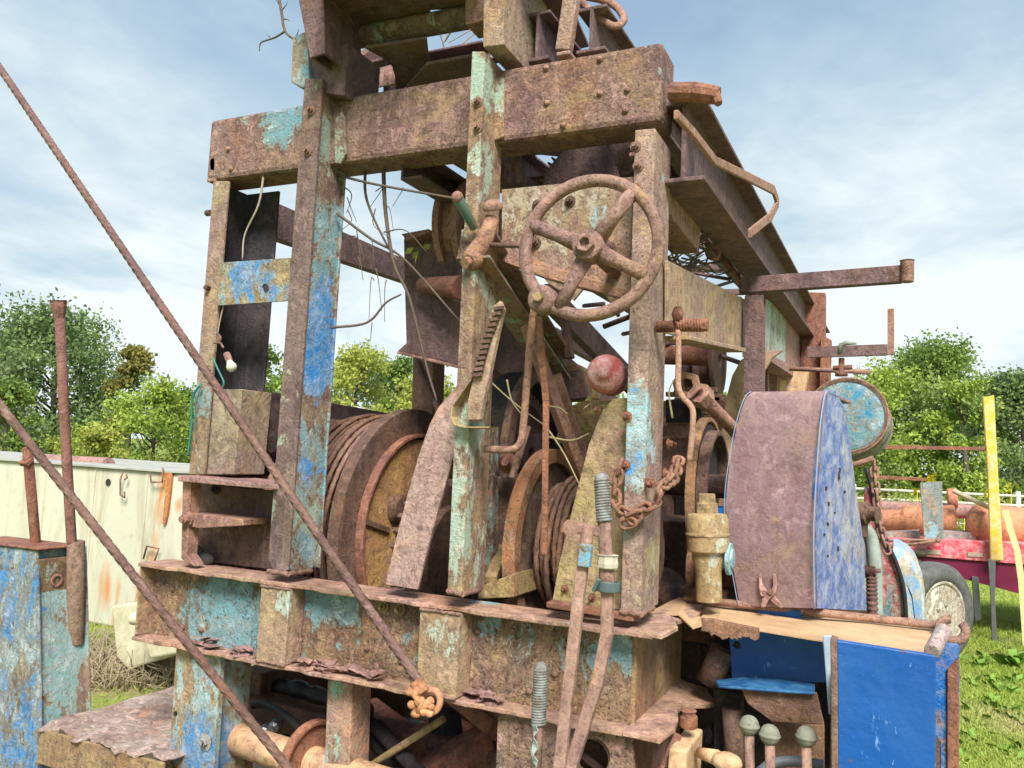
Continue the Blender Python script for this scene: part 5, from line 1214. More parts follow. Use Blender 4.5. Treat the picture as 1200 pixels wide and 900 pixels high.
# bird nest of twigs on the runway
b = MB()
for k in range(60):
    c = P(random.uniform(790, 850), random.uniform(265, 325), x=random.uniform(-.15, .0)); d = V((random.uniform(-1, 1), random.uniform(-1, 1), random.uniform(-.4, .4))).normalized()*random.uniform(.05, .15)
    twig(b, [c-d, c+V((random.uniform(-.02, .02),)*3), c+d], .004, .002, 3)
tag(obj('vine', b, bark, None, bevel=0), 'tangle of dark twigs caught under the right runway beam', 'vine')
b = MB(); b.tube([P(838, 290, x=-.02), P(866, 328, x=-.02)], .016, 12); b.ring(.03, .02, .02, P(836, 297, x=.0), (0, -1, 0), 20); b.tube([P(800, 225, x=.02), P(833, 290, x=.0)], .006, 6); b.tube([P(866, 320, x=0), P(868, 345, x=0)], .006, 6)
obj('turnbuckle', b, m_rust_red, RIG, bevel=0)
# dry twigs in the mast
b = MB()
for k in range(16):
    px = random.uniform(420, 470); py = random.uniform(55, 100); c = P(px, py, y=.5); d = V((random.uniform(-1, 1), random.uniform(-.5, .5), random.uniform(-1, 1))).normalized()*random.uniform(.04, .12); twig(b, [c-d, c+V((.01, 0, .01)), c+d], .004, .002, 3)
for k in range(10):
    px = random.uniform(500, 560); py = random.uniform(0, 60); c = P(px, py, y=.9); d = V((random.uniform(-1, 1), random.uniform(-.5, .5), random.uniform(-1, 1))).normalized()*random.uniform(.04, .16); twig(b, [c-d, c+V((.01, 0, .01)), c+d], .004, .002, 3)
tag(obj('vine', b, plain('dry_twig', (.36, .25, .18), .8), None, bevel=0), 'dry brown twigs lodged up in the folded mast above the top beam', 'vine')

# ================================================================== SURROUNDINGS
# ground
def ground_mat():
    m, nt, bs = newmat('meadow_ground')
    g = N(nt, 'ShaderNodeNewGeometry'); v = g.outputs['Position']
    n1 = noise(nt, v, .35, 6, .65, .3); n2 = noise(nt, v, 6, 8, .75, .3); n3 = noise(nt, v, 60, 3, .7)
    c = mix(nt, n2, (.14, .22, .03), (.26, .33, .07))
    c = mix(nt, ramp(nt, n1, [(.48, 0.), (.62, 1.)]), c, (.30, .26, .11))
    c = mix(nt, ramp(nt, n2, [(.56, 0.), (.66, 1.)]), c, (.26, .20, .12))
    c = mix(nt, mth(nt, 'MULTIPLY', ramp(nt, n3, [(.3, 1.), (.5, 0.)]), .5), c, (.06, .08, .02))
    # bare earth strip near trailer and in front of the container
    for q, r in ((P(1165, 765, z=0), 1.1), (P(1110, 790, z=0), .6), (P(150, 790, z=0), .9), (P(125, 770, z=0), .5)):
        dn = N(nt, 'ShaderNodeVectorMath', operation='DISTANCE'); dn.inputs[1].default_value = tuple(q); nt.links.new(v, dn.inputs[0])
        k = mth(nt, 'ADD', mth(nt, 'SUBTRACT', 1., mth(nt, 'DIVIDE', dn.outputs['Value'], r)), mth(nt, 'MULTIPLY', mth(nt, 'SUBTRACT', n2, .5), 1.2))
        c = mix(nt, ramp(nt, k, [(.35, 0.), (.6, 1.)]), c, mix(nt, n3, (.17, .12, .085), (.34, .25, .16)))
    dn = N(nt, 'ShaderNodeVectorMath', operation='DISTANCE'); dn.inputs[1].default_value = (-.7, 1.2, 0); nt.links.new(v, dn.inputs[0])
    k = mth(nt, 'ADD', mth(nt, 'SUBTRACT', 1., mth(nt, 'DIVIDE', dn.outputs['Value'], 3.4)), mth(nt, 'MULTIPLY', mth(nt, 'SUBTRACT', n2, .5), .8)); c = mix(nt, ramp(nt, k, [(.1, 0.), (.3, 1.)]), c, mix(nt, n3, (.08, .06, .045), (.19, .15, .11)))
    nt.links.new(c, bs.inputs['Base Color']); bs.inputs['Roughness'].default_value = .95; bs.inputs['Specular IOR Level'].default_value = .1
    bp = N(nt, 'ShaderNodeBump'); bp.inputs['Strength'].default_value = .5; bp.inputs['Distance'].default_value = .03; nt.links.new(n2, bp.inputs['Height']); nt.links.new(bp.outputs[0], bs.inputs['Normal'])
    return m
b = MB(); b.add([(-900, -900, 0), (900, -900, 0), (900, 900, 0), (-900, 900, 0)], [[0, 1, 2, 3]])
tag(obj('ground', b, ground_mat(), None, loc=(0, 0, 0), bevel=0), kind='structure')

def leafmat(name, c1, c2, c3=None, scale=.6, trans=.35):
    m = bpy.data.materials.new(name); m.use_nodes = True; nt = m.node_tree; nt.nodes.clear()
    out = N(nt, 'ShaderNodeOutputMaterial'); d = N(nt, 'ShaderNodeBsdfDiffuse'); t = N(nt, 'ShaderNodeBsdfTranslucent'); mx = N(nt, 'ShaderNodeMixShader'); mx.inputs[0].default_value = trans
    g = N(nt, 'ShaderNodeNewGeometry'); v = g.outputs['Position']
    n1 = noise(nt, v, scale, 4, .7); rnd = g.outputs['Random Per Island']
    c = mix(nt, mth(nt, 'ADD', mth(nt, 'MULTIPLY', ramp(nt, n1, [(.4, 0.), (.6, 1.)]), .6), mth(nt, 'MULTIPLY', rnd, .4)), c1, c2)
    if c3: c = mix(nt, ramp(nt, noise(nt, v, scale*.6, 3, .6, 0, (5, 2, 9)), [(.55, 0.), (.66, 1.)]), c, c3)
    nt.links.new(c, d.inputs[0]); nt.links.new(c, t.inputs[0]); nt.links.new(d.outputs[0], mx.inputs[1]); nt.links.new(t.outputs[0], mx.inputs[2]); nt.links.new(mx.outputs[0], out.inputs[0])
    return m
def quads(name, C_, S, mat, parent, jit=1.0, aspect=.6, up=0.):
    n = len(C_); d = RNG.normal(size=(n, 3)); d[:, 2] *= jit; d[:, 2] += up; d /= np.linalg.norm(d, axis=1)[:, None]
    e = RNG.normal(size=(n, 3)); e = np.cross(d, e); e /= np.linalg.norm(e, axis=1)[:, None]
    s = S[:, None]; a = d*s*.5; w = e*s*.5*aspect
    vs = np.stack([C_-a, C_+w, C_+a, C_-w], 1).reshape(-1, 3)
    base = np.array(wloc(parent)) if parent else np.zeros(3)
    if parent is None: base = np.array([C_[:, 0].mean(), C_[:, 1].mean(), 0])
    me = bpy.data.meshes.new(name); me.vertices.add(4*n); me.vertices.foreach_set('co', (vs-base).astype(np.float32).ravel())
    me.loops.add(4*n); me.loops.foreach_set('vertex_index', np.arange(4*n, dtype=np.int32)); me.polygons.add(n)
    me.polygons.foreach_set('loop_start', np.arange(0, 4*n, 4, dtype=np.int32)); me.polygons.foreach_set('loop_total', np.full(n, 4, dtype=np.int32)); me.update(); me.validate(); me.materials.append(mat)
    o = bpy.data.objects.new(name, me); COL.objects.link(o)
    if parent: o.parent = parent
    else: o.location = base
    return o
bk = plain('tree_bark', (.12, .10, .075), .9, scale=12)
def tree(px, ptop, dist, wpx, mat, label, n=9000, leaf=.16, clumps=34, low=.18, group='trees on the horizon', name='tree', pbase=None, cat='tree', dens=1.):
    q = far(px, ptop, dist); H = q.z; base = V((q.x, q.y, 0)); Wd = wpx/F*dist/2
    t = thing(name, base, label, cat, group)
    b = MB(); cl = []; hgt = H*(1-low)
    limbs = max(4, clumps//4)
    b.tube([(base.x, base.y, 0), (base.x+.02*H, base.y, H*.3), (base.x-.01*H, base.y+.01*H, H*.6), (base.x+.01*H, base.y, H*.88)], [.022*H+.03, .016*H+.02, .009*H+.01, .01], 8)
    for k in range(clumps):
        a = random.uniform(0, 6.283); u = random.random(); zz = H*low+hgt*(.12+.80*u); rad = Wd*math.sqrt(max(.05, 1-((u-.42)/.62)**2))*random.uniform(.35, .92)
        if k < 5: rad *= .3; zz = H*(.80+.035*k)
        c = V((base.x+math.cos(a)*rad, base.y+math.sin(a)*rad*.9, zz)); cr = random.uniform(.13, .27)*min(H*.8, Wd*1.6)
        cl.append((c, cr))
        if k % 2 == 0:
            st = V((base.x, base.y, max(.1, zz-rad*.7-.1*H))); b.tube([st, st.lerp(c, .5)+V((0, 0, -.04*H)), c], [.008*H, .005*H, .002*H], 5)
    obj('trunk', b, bk, t, bevel=0)
    tot = sum(r*r for _, r in cl); P_ = []
    for c, r in cl:
        m = int(n*r*r/tot); d = RNG.normal(size=(m, 3)); d /= np.linalg.norm(d, axis=1)[:, None]; rr = r*(RNG.random(m)**.45)*(1+.25*RNG.normal(size=m))
        d[:, 2] *= .72; P_.append(np.array(c)+d*rr[:, None])
    P_ = np.concatenate(P_); P_ = P_[P_[:, 2] > .05]; quads('crown', P_, leaf*(.6+.8*RNG.random(len(P_))), mat, t)
    return t

L_dark = leafmat('dark_leaves', (.13, .20, .085), (.26, .35, .13), (.25, .31, .17), .5)
L_mid = leafmat('mid_leaves', (.13, .21, .06), (.27, .37, .09), None, .7)
L_lite = leafmat('light_leaves', (.22, .32, .06), (.42, .52, .11), (.34, .42, .16), .8)
L_yel = leafmat('yellow_green_leaves', (.28, .34, .07), (.50, .52, .13), None, .8)
L_aut = leafmat('autumn_leaves', (.20, .19, .06), (.33, .28, .09), (.15, .22, .07), .8)
tree(72, 362, 34, 215, L_dark, 'big dark green leafy tree at the far left behind the cream tank', 26000, .17, 80, .04)
tree(-70, 372, 36, 180, L_dark, 'dark green tree cut by the left edge of the photo', 12000, .22, 44, .08)
tree(158, 402, 32, 64, L_aut, 'slim tree with yellow brown autumn leaves beside the big dark tree', 4200, .17, 20, .15)
tree(12, 445, 24, 90, L_mid, 'green bush low at the left edge behind the tank', 6000, .13, 24, .0, group='bushes beyond the rig')
tree(185, 445, 22, 110, L_lite, 'light green bush right of the tall thin rod above the tank', 9000, .11, 34, .0, group='bushes beyond the rig')
tree(105, 498, 20, 120, L_yel, 'low pale yellowish bush just above the pipe on the tank', 6500, .10, 30, .0, group='bushes beyond the rig')
tree(240, 470, 25, 80, L_mid, 'green bush partly hidden by the left post', 5000, .13, 24, .0, group='bushes beyond the rig')
tree(308, 396, 26, 70, L_mid, 'thin tall green tree seen between the left and the blue post', 4200, .13, 24, .05)
tree(340, 440, 22, 90, L_lite, 'light green bush behind the blue flaking post', 6500, .11, 28, .0, group='bushes beyond the rig')
tree(420, 402, 25, 120, L_yel, 'yellow green bushy tree above the cable drum', 10500, .12, 40, .0)
tree(500, 430, 24, 110, L_yel, 'yellow green bush behind the pulley housing', 8000, .12, 34, .0, group='bushes beyond the rig')
tree(470, 415, 30, 70, L_mid, 'mid green tree just left of the back post', 5000, .14, 24, .0)
tree(590, 440, 26, 120, L_lite, 'light green bush seen through the middle of the machinery', 6000, .13, 30, .0, group='bushes beyond the rig')
tree(700, 455, 28, 120, L_lite, 'light green bush behind the red cap', 6000, .14, 30, .0, group='bushes beyond the rig')
tree(830, 460, 30, 120, L_mid, 'green bush hidden mostly behind the right runway', 5000, .15, 30, .0, group='bushes beyond the rig')
tree(1035, 425, 32, 150, L_lite, 'bright green tree just behind the blue round tank', 17000, .15, 56, .0)
tree(1098, 394, 33, 150, L_mid, 'tall airy green tree left of the yellow stake', 17000, .15, 64, .02)
tree(1130, 440, 30, 90, L_lite, 'slender light green tree between the tank and the yellow stake', 8000, .14, 32, .0)
tree(1200, 430, 33, 120, L_dark, 'darker green tree at the right edge behind the yellow stake', 13000, .16, 48, .0)
tree(1290, 420, 34, 120, L_mid, 'green tree cut off by the right edge of the photo', 7000, .2, 34, .0)
tree(365, 418, 30, 110, L_mid, 'mid green tree just right of the blue post foot', 10000, .13, 40, .0)
tree(445, 432, 33, 150, L_dark, 'deeper green tree far behind the bay left of the centre post', 12000, .14, 44, .0)
tree(290, 440, 30, 110, L_lite, 'soft green bush behind the hanging bulb', 8000, .12, 34, .0, group='bushes beyond the rig')
tree(215, 455, 32, 110, L_mid, 'mid green bush behind the gap left of the outer post', 8000, .13, 34, .0, group='bushes beyond the rig')
tree(1160, 440, 38, 130, L_mid, 'paler distant tree in the gap beside the yellow stake', 11000, .15, 40, .0)
# low vegetation band
def band(name, x0, x1, y_px, dist0, dist1, n, hmax, mat, label):
    px = RNG.uniform(x0, x1, n); ds = RNG.uniform(dist0, dist1, n); pts = []
    for a, d_ in zip(px, ds):
        q = far(float(a), 560, float(d_)); pts.append((q.x, q.y, 0))
    P_ = np.array(pts); P_[:, 2] = RNG.random(n)**1.6*hmax*(.5+.5*np.sin(P_[:, 0]*1.7)*np.sin(P_[:, 1]*.9)+.2)
    P_[:, 2] = np.abs(P_[:, 2]); o = quads(name, P_, .11*(.6+.9*RNG.random(n)), mat, None, 1.2, .35, .6); tag(o, label, 'undergrowth', None, 'stuff'); return o
band('undergrowth', 980, 1300, 560, 15, 28, 42000, 1.15, leafmat('field_weeds', (.20, .25, .05), (.42, .43, .14), (.45, .45, .10), 1.2), 'yellow green tall weeds in the field beyond the red trailer')
band('undergrowth', -150, 900, 560, 16, 24, 60000, 1.25, leafmat('hedge_weeds', (.13, .19, .04), (.30, .33, .09), (.36, .30, .12), 1.2), 'tall green and straw coloured weeds along the far edge of the yard')
# wild flowers
b = MB()
for (px, py) in ((1090, 562), (1093, 558), (1087, 560), (1130, 600), (1160, 580), (1075, 575), (1150, 590), (1185, 570)):
    q = P(px, py, y=12.5)
    b.tube([q, V((q.x, q.y, 0))], .006, 4)
    for k in range(14): leaf(b, q+V((random.uniform(-.07, .07), random.uniform(-.05, .05), random.uniform(-.06, .06))), .07)
tag(obj('wildflowers', b, plain('flower_yellow', (.70, .58, .03), .7), None, bevel=0), 'yellow flowering weeds by the grey upright plate and fence', 'wildflowers', None, 'stuff')
# grass blades
def grass(name, regions, label, mat):
    Ps = []; Ss = []
    for (poly, n, s) in regions:
        px = RNG.uniform(poly[0], poly[1], n); py = RNG.uniform(poly[2], poly[3], n)
        for a, c in zip(px, py):
            q = P(float(a), float(c), z=0); Ps.append((q.x, q.y, s*.25)); Ss.append(s*random.uniform(.5, 1.3))
    o = quads(name, np.array(Ps), np.array(Ss), mat, None, .8, .10, 1.3); tag(o, label, 'grass', None, 'stuff'); return o
gm_ = leafmat('grass_blades', (.26, .36, .06), (.48, .55, .14), (.58, .50, .27), 1.0, .3)
grass('grass', [((1085, 1260, 765, 960), 26000, .075), ((1085, 1300, 700, 765), 16000, .09), ((60, 260, 722, 758), 7000, .08), ((60, 260, 758, 830), 1500, .06), ((-80, 40, 640, 940), 9000, .09), ((1020, 1300, 640, 700), 9000, .12)], 'short bright green grass with dry patches around the rig', gm_)
# broad leaf weeds on right
b = MB()
for k in range(40):
    q = P(random.uniform(1125, 1200), random.uniform(770, 895), z=0)
    for j in range(6):
        a = random.uniform(0, 6.28); leaf(b, q, random.uniform(.05, .12), V((math.cos(a), math.sin(a), random.uniform(.2, .9))).normalized())
for (px, py) in ((1185, 775), (1190, 782), (1196, 775)):
    q = P(px, py, z=0)
    for j in range(8):
        a = random.uniform(0, 6.28); leaf(b, q, random.uniform(.15, .25), V((math.cos(a), math.sin(a), random.uniform(.2, .7))).normalized())
tag(obj('weeds', b, plain('weed_leaf', (.18, .33, .05), .6), None, bevel=0), 'broad leaved green weeds in the grass at the lower right', 'weeds', None, 'stuff')
# dry weeds by the cream block
b = MB()
for k in range(900):
    q = P(random.uniform(90, 225), random.uniform(752, 812), z=0); h = random.uniform(.03, .32)*random.uniform(.4, 1); d = V((random.uniform(-.2, .2), random.uniform(-.2, .2), 0))
    b.tube([q, q+V((0, 0, h*.6))+d*.4, q+V((0, 0, h*.9))+d], [.004, .003, .0015], 4)
tag(obj('dry_weeds', b, plain('straw', (.42, .34, .22), .9), None, bevel=0), 'dry straw coloured weeds before the cream tank and block', 'dry weeds', None, 'stuff')

# ------------------------------------------------------------------ cream steel tank, left
def tank_mat():
    m, nt, bs = newmat('cream_tank_paint')
    g = N(nt, 'ShaderNodeNewGeometry'); v = g.outputs['Position']
    n1 = noise(nt, v, 1.2, 5, .6); n2 = noise(nt, v, 5, 7, .7, .5, (0, 0, 0), (1, 1, .16)); n3 = noise(nt, v, 45, 4, .7)
    c = mix(nt, n1, (.47, .46, .36), (.62, .60, .49)); c = mix(nt, ramp(nt, n2, [(.50, 0.), (.64, .65)]), c, (.36, .32, .22)); c = mix(nt, ramp(nt, noise(nt, v, 9, 8, .78, .3), [(.55, 0.), (.66, .5)]), c, (.42, .33, .22))
    c = mix(nt, ramp(nt, n3, [(.26, .6), (.34, 0.)]), c, (.20, .16, .10))
    for (px, py, r) in ((194, 580, .10), (192, 600, .10), (196, 565, .1), (122, 606, .06), (188, 635, .09), (170, 690, .12), (130, 685, .14), (145, 690, .1), (182, 665, .1), (150, 770, .3), (209, 592, .05)):
        dn = N(nt, 'ShaderNodeVectorMath', operation='DISTANCE'); mp = N(nt, 'ShaderNodeMapping'); s_ = (1, 1, .4)
        q = P(px, py, y=2.95); mp.inputs['Scale'].default_value = s_; nt.links.new(v, mp.inputs['Vector']); nt.links.new(mp.outputs[0], dn.inputs[0]); dn.inputs[1].default_value = (q.x, q.y, q.z*.4)
        k = mth(nt, 'ADD', mth(nt, 'SUBTRACT', 1., mth(nt, 'DIVIDE', dn.outputs['Value'], r)), mth(nt, 'MULTIPLY', mth(nt, 'SUBTRACT', n2, .5), 1.6))
        c = mix(nt, ramp(nt, k, [(.2, 0.), (.65, .85)]), c, (.52, .20, .045))
    nt.links.new(c, bs.inputs['Base Color']); bs.inputs['Roughness'].default_value = .75
    bp = N(nt, 'ShaderNodeBump'); bp.inputs['Strength'].default_value = .25; bp.inputs['Distance'].default_value = .02; nt.links.new(n1, bp.inputs['Height']); nt.links.new(bp.outputs[0], bs.inputs['Normal'])
    return m
TY = 2.9; tr = P(214, 740, y=TY); zt = P(200, 554, y=TY).z
TK = thing('cream_tank', (tr.x-2, TY+.7, 0), 'large weathered cream steel tank with orange rust streaks at the left', 'tank')
b = MB(); xr_ = P(192, 700, y=TY).x; xcorner = xr_
b.prism([(xr_-6, TY-.0, .02), (xr_, TY, .02), (xr_+.55, TY+.55, .02), (xr_+.55, TY+1.8, .02), (xr_-6, TY+1.8, .02)], (0, 0, zt-.02)); tkm = tank_mat()
obj('tank_body', b, tkm, TK, bevel=.02)
b = MB(); b.prism([(xr_-6.05, TY-.03, zt), (xr_+.01, TY-.03, zt), (xr_+.57, TY+.54, zt), (xr_+.57, TY+1.83, zt), (xr_-6.05, TY+1.83, zt)], (0, 0, .02)); obj('tank_rim', b, plain('tank_top_grey', (.42, .42, .38), .8, scale=3), TK)
b = MB()
for px in (50, 108, 170): 
    q = P(px, 600, y=TY-.005); b.box((q.x-.006, TY-.012, .05), (q.x+.006, TY, zt-.03))
obj('weld_seam', b, tkm, TK, bevel=0)
b = MB()
def hook(px, pts): b.tube([P(a, c, y=TY-.05) for a, c in pts], .008, 6)
hook(0, [(144, 553), (141, 562), (141, 580), (146, 583), (146, 576)]); hook(0, [(176, 556), (177, 565), (190, 565), (191, 548)]); hook(0, [(148, 556), (149, 560), (146, 562)])
hook(0, [(168, 655), (172, 640), (186, 643), (181, 658)]); obj('hook', b, m_rust_red, TK, bevel=0)
b = MB()
for (px, py, r) in ((127, 565, .03), (212, 573, .022)): b.lathe([(r, 0), (r, .006)], P(px, py, y=TY-.006 if px < 190 else TY+.18), (0, -1, 0), 16)
obj('vent_hole', b, m_black, TK, bevel=0)
b = MB(); b.fy([(192, 553), (201, 554), (199, 575), (196, 600), (193, 614), (190, 614), (193, 580)], TY-.03, .02); obj('rust_strip', b, rusty('orange_rust', b=(.46, .15, .05), c=(.50, .20, .07), seed=80, pit=.3), TK)
b = MB(); b.tube([P(40, 540, y=TY+.6), P(127, 545, y=TY+.45)], .075, 20); pp_ = obj('pipe', b, m_mauve, None); tag(pp_, 'short mauve rusty pipe lying on top of the cream tank', 'pipe')
b = MB(); b.fy([(24, 534), (42, 533), (42, 550), (24, 550)], TY+.5, .3); tag(obj('steel_block', b, m_mauve, None, bevel=.01), 'squared rusty steel block beside the pipe on the cream tank', 'block')
# cream block with pipe stub at its foot
cm = plain('cream_block', (.62, .58, .42), .8, scale=9, col2=(.46, .42, .27), bump=.3)
q = P(132, 760, y=1.9); BK = thing('cream_box', (q.x+.2, 2.1, 0), 'chipped cream metal box with a round pipe stub between tank and rig', 'box')
b = MB(); b.fy([(130, 710), (168, 706), (200, 722), (198, 770), (150, 785), (136, 770)], 1.9, .35); b.fy([(160, 728), (215, 728), (215, 765), (175, 772)], 1.7, .2); obj('box_body', b, cm, BK, bevel=.015)
b = MB(); b.tube([P(156, 725, y=1.65), P(215, 728, y=1.65)], .042, 18); obj('pipe_stub', b, plain('cream_pipe', (.70, .66, .52), .6), BK, bevel=.004)
b = MB(); q = P(205, 700, y=2.5); b.prism([P(157, 705, y=2.6), P(170, 660, y=2.6), P(182, 690, y=2.6), P(184, 706, y=2.6)], (0, .02, 0)); tag(obj('rusty_plate', b, rusty('leaning_plate', b=(.42, .24, .12), c=(.5, .32, .16), seed=81), None), 'small triangular rust brown plate leaning on the tank above the cream box', 'plate')

# ------------------------------------------------------------------ red trailer with load
yT = 8.0
TR = thing('flatbed_trailer', P(1150, 720, y=yT), 'red flatbed trailer frame parked at the right behind the truck wheel', 'trailer')
TR.location.z = 0
trd = rusty('trailer_red', b=(.38, .12, .10), c=(.4, .18, .12), seed=82, pit=.1, speck=.05, bump=.08, rough=.5, paints=[((.62, .045, .085), .92, [])])
mar = plain('maroon', (.17, .012, .05), .5, scale=4)
b = MB(); b.fy([(1040, 630), (1330, 641), (1330, 672), (1068, 651), (1045, 645)], yT, .10); obj('frame_rail', b, trd, TR, bevel=.006)
b = MB(); b.fy([(1066, 651), (1330, 672), (1330, 725), (1192, 695), (1120, 676)], yT+.03, 1.6); obj('chassis', b, mar, TR)
b = MB(); b.fy([(1040, 629), (1330, 640), (1330, 646), (1040, 634)], yT+.1, 1.7); obj('deck', b, trd, TR)
b = MB(); b.fy([(1139, 676), (1147, 677), (1150, 726), (1143, 728)], yT-.05, .10); obj('landing_leg', b, plain('leg_grey', (.14, .15, .14), .7), TR)
b = MB(); b.fy([(1158, 655), (1167, 657), (1166, 700), (1169, 758), (1163, 760), (1161, 700)], yT-.3, .05); obj('landing_leg', b, plain('leg_grey_dark', (.12, .12, .12), .7), TR)
b = MB(); b.fy([(1152, 466), (1165, 463), (1170, 560), (1176, 657), (1161, 657), (1158, 560)], yT-.12, .10); obj('yellow_stake', b, rusty('stake_yellow', b=(.35, .2, .1), c=(.4, .25, .1), seed=83, pit=.1, speck=.05, bump=.1, paints=[((.78, .50, .045), .97, [])]), TR, bevel=.01)
b = MB(); b.ball(P(1059, 646, y=yT-.02), .07, 1.15, .5, .8, 14); obj('marker_lamp', b, plain('amber_lens', (.85, .30, .01), .25, var=.1), TR, bevel=0)
b = MB(); b.ball(P(1079, 648, y=yT-.04), .06, 1.2, .6, .7, 12); obj('lamp_bracket', b, plain('dark_olive', (.12, .11, .07), .7), TR, bevel=0)
b = MB()
for px in (1093, 1143): b.fy([(px-9, 644+(px-1093)*.06), (px+9, 645+(px-1093)*.06), (px+9, 650+(px-1093)*.06), (px-9, 649+(px-1093)*.06)], yT-.012, .01)
obj('worn_patch', b, plain('worn_beige', (.50, .38, .30), .7, scale=40), TR, bevel=0)
b = MB(); b.fy([(1030, 521), (1156, 524), (1156, 528), (1030, 526)], yT-.1, .04); b.fy([(1024, 557), (1085, 560), (1085, 564), (1024, 561)], yT-.2, .05); obj('guard_rail', b, m_rust_red, TR)
b = MB(); b.fy([(1078, 566), (1104, 564), (1106, 632), (1083, 632)], yT-.2, .06); tag(obj('steel_channel', b, rusty('blue_grey_plate', b=(.20, .24, .24), c=(.25, .27, .25), seed=84, pit=.1, paints=[((.25, .45, .55), .3, [(P(1094, 625, y=yT-.2), .15)])]), None, bevel=.006), 'upright grey steel channel standing on the red trailer edge', 'steel channel')
org = rusty('orange_steel', b=(.46, .17, .09), c=(.52, .22, .11), seed=85, pit=.15, speck=.05, bump=.1)
b = MB(); b.tube([P(1028, 610, y=yT+.5), P(1056, 610, y=yT+.5), P(1060, 609, y=yT+.5), P(1120, 609, y=yT+.5)], [.13, .13, .17, .17], 24); tag(obj('orange_cylinder', b, org, None, bevel=.02), 'orange rusty steel cylinder behind the upright grey channel', 'cylinder', 'orange cylinders on the trailer')
b = MB(); b.tube([P(1110, 584, y=yT+.9), P(1122, 584, y=yT+.9)], .12, 20); tag(obj('orange_cylinder', b, org, None, bevel=.02), 'short orange pipe collar right of the grey channel', 'cylinder', 'orange cylinders on the trailer')
b = MB(); b.lathe([(.10, 0), (.20, .06), (.23, .14), (.23, .62), (.18, .72), (.18, 1.6)], P(1132, 613, y=yT+.35), (1, .0, -.03), 26); tag(obj('orange_cylinder', b, org, None, bevel=.01), 'fat orange rusty vessel lying behind the yellow stake', 'cylinder', 'orange cylinders on the trailer')
b = MB(); b.tube([P(1020, 594, y=yT+1.0), P(1200, 603, y=yT+1.0)], .085, 18); tag(obj('pipe', b, m_mauve, None), 'long brownish pipe lying across the red trailer bed', 'pipe')
b = MB(); b.fy([(1038, 624), (1078, 622), (1078, 632), (1040, 634)], yT+.1, .5); b.fy([(1105, 622), (1190, 628), (1190, 636), (1105, 632)], yT+.2, .4); tag(obj('steel_channel', b, rusty('grey_rail', b=(.28, .26, .25), c=(.3, .28, .25), seed=86), None), 'low grey steel sections lying flat on the trailer deck', 'steel channel')
b = MB(); b.tube([P(1040, 641, y=yT-.3), P(1070, 637, y=yT-.3), P(1098, 633, y=yT-.35)], .022, 8); b.tube([P(1042, 634, y=yT-.3), P(1096, 632, y=yT-.35)], .012, 8); b.ball(P(1099, 633, y=yT-.35), .03, seg=8); tag(obj('tow_rod', b, m_rust, None, bevel=0), 'thin brown rods ending in a knob over the amber lamp', 'rod')
b = MB(); b.tube([P(1117, 575, y=yT+.2), P(1160, 595, y=yT+.1)], .028, 10); tag(obj('pole', b, plain('cream_pole', (.55, .48, .32), .7), None), 'short cream pole slanting down to the yellow stake', 'pole')
b = MB(); gr = []
for (px, py) in ((1174, 598), (1180, 620), (1188, 645), (1193, 680), (1196, 720), (1199, 765)): gr.append([P(px, py, y=yT-.4), P(px+8, py, y=yT-.38)])
b.sheet(gr, .004, (0, -1, 0)); tag(obj('cargo_strap', b, plain('strap_yellow', (.58, .54, .26), .8, scale=40, col2=(.42, .42, .22)), None, bevel=0), 'faded yellow webbing strap hanging at the right edge of the trailer', 'strap')
# pale rail fence in the field
fm = plain('fence_cream', (.62, .60, .50), .8)
FE = thing('pipe_fence', far(1120, 600, 20), 'pale cream pipe fence with several rails across the field behind the trailer', 'fence'); FE.location.z = 0
c0 = far(1000, 600, 17); c1 = far(1290, 600, 17.5)
for h in (1.35, 1.15, .95, .72): 
    b = MB(); b.tube([(c0.x, c0.y, h), (c1.x, c1.y, h)], .03, 8); obj('rail', b, fm, FE, bevel=0)
for t in (0, .33, .66, 1):
    b = MB(); q = c0.lerp(c1, t); b.tube([(q.x, q.y, 0), (q.x, q.y, 1.45)], .05, 8); obj('fence_post', b, fm, FE, bevel=0)

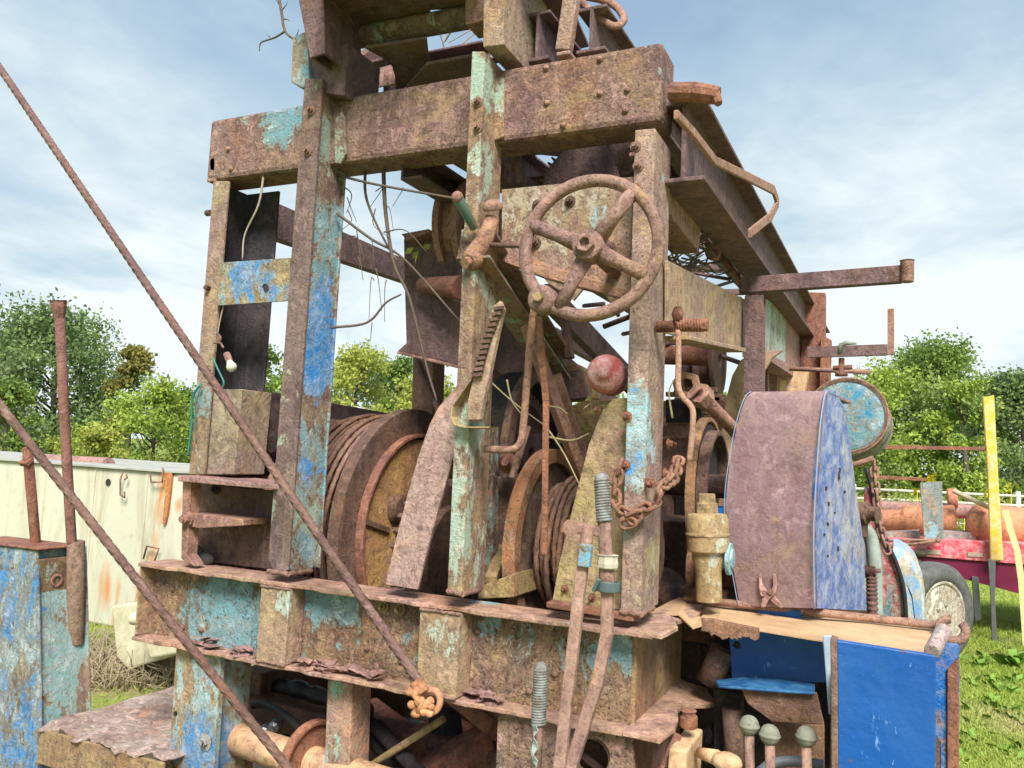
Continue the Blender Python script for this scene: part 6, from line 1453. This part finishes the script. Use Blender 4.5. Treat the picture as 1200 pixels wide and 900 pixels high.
# ================================================================== SKY & LIGHT
w = bpy.data.worlds.new('World'); scn.world = w; w.use_nodes = True; nt = w.node_tree; nt.nodes.clear()
out = N(nt, 'ShaderNodeOutputWorld'); bg = N(nt, 'ShaderNodeBackground')
sky = N(nt, 'ShaderNodeTexSky'); sky.sky_type = 'NISHITA'; sky.sun_disc = False
SE, SA = R(48), R(150)          # elevation, azimuth of the sun (clockwise from +Y)
sky.sun_elevation = SE; sky.sun_rotation = SA; sky.air_density = 1.2; sky.dust_density = 1.5; sky.ozone_density = 1.5
tc = N(nt, 'ShaderNodeTexCoord'); gv = tc.outputs['Generated']
sep = N(nt, 'ShaderNodeSeparateXYZ'); nt.links.new(gv, sep.inputs[0])
zz = mth(nt, 'ADD', mth(nt, 'MAXIMUM', sep.outputs['Z'], 0.), .22)
cmb = N(nt, 'ShaderNodeCombineXYZ'); nt.links.new(mth(nt, 'DIVIDE', sep.outputs['X'], zz), cmb.inputs[0]); nt.links.new(mth(nt, 'DIVIDE', sep.outputs['Y'], zz), cmb.inputs[1])
cl1 = noise(nt, cmb.outputs[0], 1.1, 7, .55, .5, (1.3, .4, 0), (1, 1, 1)); cl2 = noise(nt, cmb.outputs[0], 2.6, 6, .6, .3, (4, 2, 1))
f = mth(nt, 'ADD', mth(nt, 'MULTIPLY', cl1, .7), mth(nt, 'MULTIPLY', cl2, .3))
hz = mth(nt, 'SUBTRACT', ramp(nt, sep.outputs['Z'], [(.0, .33), (.2, .19), (.5, .0)]), .03)
f = mth(nt, 'ADD', f, hz)
cloud = ramp(nt, f, [(.38, 0.), (.62, 1.)])
ccol = ramp(nt, f, [(.40, (1.3, 1.85, 2.35)), (.55, (2.0, 2.6, 3.0)), (.72, (3.6, 3.95, 4.1))])
haze_ = mix(nt, mth(nt, 'ADD', mth(nt, 'MULTIPLY', cloud, .25), .75), sky.outputs[0], ccol)
nt.links.new(haze_, bg.inputs[0]); bg.inputs[1].default_value = .10
nt.links.new(bg.outputs[0], out.inputs[0])
sl = bpy.data.lights.new('sun', 'SUN'); sl.energy = 2.6; sl.angle = R(22); sl.color = (1, .95, .87)
so = bpy.data.objects.new('sun', sl); COL.objects.link(so)
sd = V((math.sin(SA)*math.cos(SE), math.cos(SA)*math.cos(SE), math.sin(SE)))
so.rotation_euler = sd.to_track_quat('Z', 'Y').to_euler()
scn.view_settings.view_transform = 'Standard'; scn.view_settings.look = 'None'; scn.view_settings.exposure = 1.40; scn.view_settings.gamma = 1; scn.view_settings.use_curve_mapping = False
scn.render.engine = 'CYCLES'
try:
    scn.cycles.max_bounces = 6; scn.cycles.diffuse_bounces = 3; scn.cycles.transmission_bounces = 4
except Exception: pass
